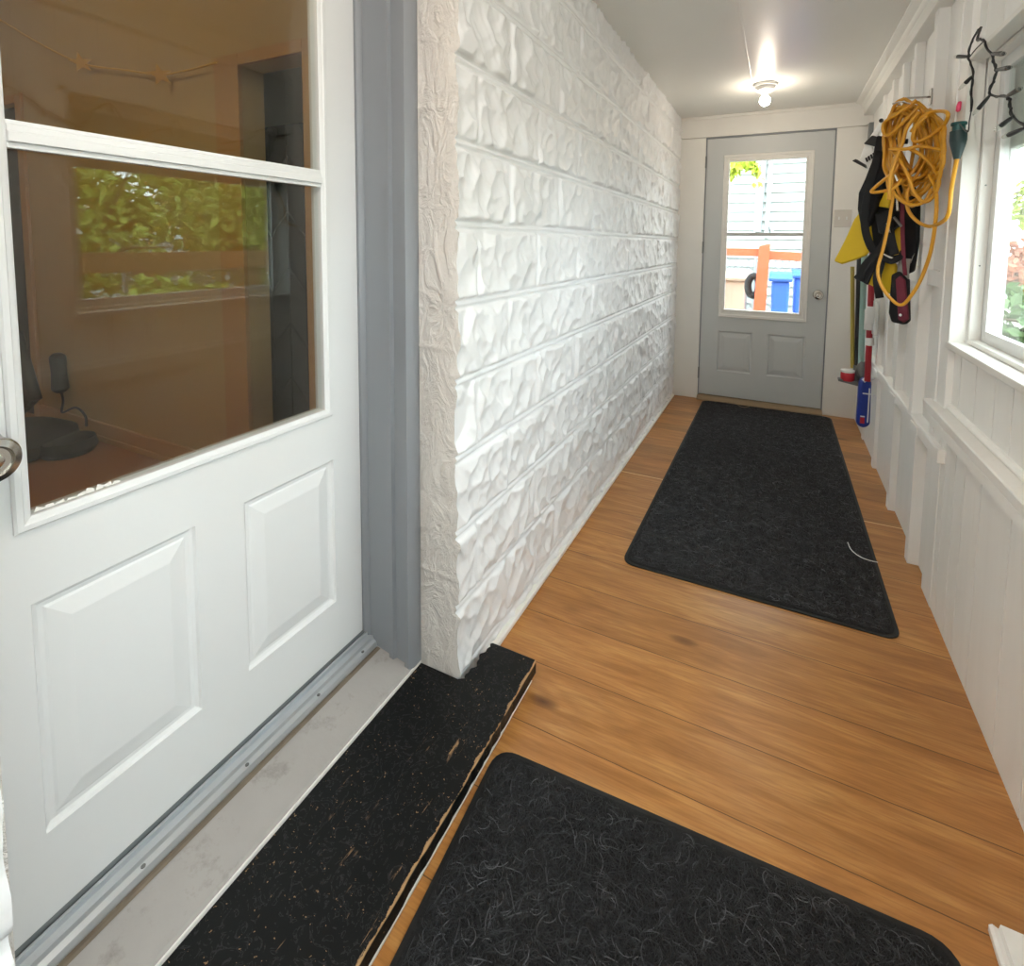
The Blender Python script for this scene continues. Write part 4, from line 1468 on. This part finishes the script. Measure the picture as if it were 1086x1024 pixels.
def wheelie(name, u0, u1, vtop, Y, mat, label, lidmat):
    a, b = at(u0, vtop, 'y', Y), at(u1, vtop, 'y', Y)
    zt2 = a[2]
    cx = (a[0] + b[0]) / 2
    hw = (b[0] - a[0]) / 2
    t_ = thing(name, (cx, Y + .3, -.32), label, 'bin')
    dp = .55
    bot = .82
    v = []
    for z, s in ((-.28, bot), (zt2 - .06, 1.0)):
        v += [(cx - hw * s, Y + (1 - s) * .3, z), (cx + hw * s, Y + (1 - s) * .3, z), (cx + hw * s, Y + dp - (1 - s) * .1, z), (cx - hw * s, Y + dp - (1 - s) * .1, z)]
    MB().add(v, [(3, 2, 1, 0), (4, 5, 6, 7), (0, 1, 5, 4), (1, 2, 6, 5), (2, 3, 7, 6), (3, 0, 4, 7)]).build('body', mat, t_, bevel=.03, seg=3)
    MB().prism([(Y - .04, zt2 - .06), (Y - .05, zt2 - .02), (Y + .1, zt2 + .03), (Y + dp, zt2 + .04), (Y + dp + .05, zt2 - .05)], 'x', cx - hw - .03, cx + hw + .03).build('lid', lidmat, t_, bevel=.012)
    MB().tube([(cx - hw * .8, Y + dp + .06, zt2 - .02), (cx + hw * .8, Y + dp + .06, zt2 - .02)], .02, 8).build('handle', lidmat, t_, smooth=True)
    for s in (-1, 1):
        MB().lathe([(.1, -.03), (.1, .03)], (cx + s * hw * .8, Y + dp, -.22), 'x', 16).build('wheel', M['tyre'], t_, smooth=True)
    return t_


wheelie('wheelie_bin', 818.5, 838, 293, 6.95, M['bin_blue'], 'blue wheelie bin with lid seen through the grey door', M['bin_blue'])
wheelie('wheelie_bin', 843, 853, 290, 8.0 - .45, M['bin_blue'], 'second blue lidded bin mostly hidden behind the first', M['bin_blue'])
wheelie('wheelie_bin', 764, 791.5, 292, 6.95, M['bin_beige'], 'beige wheelie bin seen through the grey door glass', M['bin_beige'])
ty = thing('car_tyre', at(797, 305, 'y', 6.54), 'black tyre hung on the back of the red-stained post outside', 'tyre')
cc = at(799, 303, 'y', 6.53)
MB().tube([cc + np.array([.06 * math.sin(a), .01 * math.cos(a), .115 * math.cos(a)]) for a in np.linspace(0, 2 * math.pi, 25)[:-1]], .04, 10, closed=True).build('tread', M['tyre'], ty, smooth='all')


def foliage(c, rad, n, size, seed, droop=.3):
    rs = np.random.RandomState(seed)
    mb = MB()
    nb_ = max(4, n // 60)
    dr = rs.normal(0, 1, (nb_, 3))
    dr /= np.linalg.norm(dr, axis=1)[:, None]
    cl = dr * (rs.uniform(.1, 1, (nb_, 1)) ** .4) * .8 * np.array(rad) + np.array(c)
    for k in range(n):
        p = cl[rs.randint(nb_)] + np.clip(rs.normal(0, .13, 3), -.2, .2) * np.array(rad).mean()
        a = rs.normal(0, 1, 3)
        a[2] -= droop
        a /= np.linalg.norm(a)
        b = np.cross(a, rs.normal(0, 1, 3))
        b /= np.linalg.norm(b) + 1e-9
        nrm = np.cross(a, b)
        L = size * rs.uniform(.6, 1.3)
        wv = L * .28
        mb.add([p, p + a * L * .45 + b * wv + nrm * L * .08, p + a * L, p + a * L * .45 - b * wv + nrm * L * .08, p + a * L * .5], [(0, 1, 4), (1, 2, 4), (2, 3, 4), (3, 0, 4)])
    return mb


def tree(name, x, y, h, rad, n, size, leaf, label, seed, z0=-.32, cat='tree', droop=.3):
    t_ = thing(name, (x, y, z0), label, cat)
    rs = np.random.RandomState(seed)
    tr = MB()
    top = np.array([x + .2 * rs.uniform(-1, 1), y + .2 * rs.uniform(-1, 1), z0 + h])
    base = np.array([x, y, z0])
    r0 = .035 + .02 * h
    tr.tube(smooth_path([base, base + np.array([.05, .03, h * .4]), top], 5), [r0 * (1 - .07 * i) for i in range(11)], 8)
    for k in range(7):
        s = rs.uniform(.35, .95)
        p = base + (top - base) * s
        e = p + rs.normal(0, 1, 3) * np.array(rad) * .7
        e[2] = p[2] + abs(e[2] - p[2]) * .7
        tr.tube([p, (p + e) / 2 + np.array([0, 0, .05]), e], [r0 * .45, r0 * .3, r0 * .12], 6)
    tr.build('trunk', M['bark'], t_, smooth=True)
    foliage((x, y, z0 + h * .95), rad, n, size, seed + 1, droop).build('foliage', leaf, t_)
    return t_


tree('garden_tree', 6.1, 3.5, 1.75, (1.15, 1.15, 1.35), 2700, .16, M['leaf'], 'green leafy tree beyond the window, nearest of those mirrored in the door glass', 31)
tree('garden_tree', 6.2, 5.9, 1.75, (1.2, 1.2, 1.4), 2800, .17, M['leaf'], 'broad green tree behind the brown fence, mirrored in the door glass', 41)
tree('garden_tree', 6.2, 8.3, 1.7, (1.1, 1.1, 1.2), 2600, .16, M['leaf_dark'], 'dark green tree at the end of the brown fence', 51)
tree('garden_tree', 8.6, 6.9, 2.4, (1.2, 1.6, 1.6), 2600, .2, M['leaf'], 'tall green tree standing behind the other garden trees', 61)
tree('garden_tree', 3.4, 8.5, 2.3, (.8, .8, 1.1), 2600, .14, M['leaf'], 'light green tree seen directly through the window edge', 71)
tree('garden_shrub', 1.95, 5.2, .95, (.5, .5, .6), 1700, .11, M['leaf_dark'], 'dark green shrub low outside the window edge', 81, cat='shrub')
tree('garden_shrub', 2.35, 6.7, 1.45, (.35, .35, .35), 700, .13, M['leaf_red'], 'red-brown leaved shrub outside the window edge', 91, cat='shrub')
tree('garden_shrub', 3.7, 3.3, .8, (.6, .6, .5), 1500, .13, M['leaf'], 'low leafy bush in front of the brown fence', 95, cat='shrub')
# small tree beside the end door with a branch over its glass
bt = thing('garden_tree', (-2.3, 6.1, -.32), 'yellow-green tree whose leafy branch droops over the grey door window', 'tree')
MB().tube([(-2.3, 6.1, -.32), (-2.25, 6.08, 1.2), (-2.1, 6.05, 2.5)], [.09, .07, .04], 8).tube(smooth_path([(-2.2, 6.06, 1.8), (-1.4, 6.0, 2.15), at(775, 160, 'y', 6.0), at(800, 164, 'y', 6.0), at(812, 170, 'y', 6.0)], 5), .012, 6).build('trunk', M['bark'], bt, smooth=True)
fb = MB()
for u, v, s in ((779, 176, 7), (784, 172, 6), (776, 182, 5), (800, 178, 6), (806, 176, 3), (796, 172, 3), (803, 190, 2)):
    c = at(u, v, 'y', 6.0)
    f2 = foliage(c, (.09, .09, .09), s * 4, .10, int(u * 7 + v), .8)
    fb.add(f2.v, f2.f)
f2 = foliage((-2.15, 6.05, 2.5), (.7, .6, .7), 700, .11, 5, .8)
fb.add(f2.v, f2.f)
fb.build('foliage', M['leaf_yellow'], bt)

# brown fence and wire fence seen mirrored
bf = thing('garden_fence', (4.6, 4.5, -.32), 'brown wooden rail fence below the garden trees', 'fence')
for k in range(5):
    y_ = 2.2 + k * 1.25
    MB().box(4.5, 4.62, y_, y_ + .16, -.32, 1.05).build('post', M['fence_brown'], bf, bevel=.01)
MB().box(4.46, 4.5, 1.8, 7.6, .86, 1.08).build('rail', M['fence_brown'], bf, bevel=.006)
chain_link('chain_link_fence', (4.72, 3.3), (0, 1), 4.2, -.3, .84, .10, 'silver chain-link fence behind the brown rail fence', .006)
gh = thing('garden_shed', (13.5, 5, -.32), 'low white boarded shed far behind the garden trees', 'shed')
MB().box(12.5, 15, 1.5, 11, -.32, 1.2).build('wall', M['siding'], gh)
MB().prism([(12.2, 1.2), (13.75, 1.7), (15.3, 1.2)], 'y', 1.3, 11.2).build('roof', M['conduit'], gh)
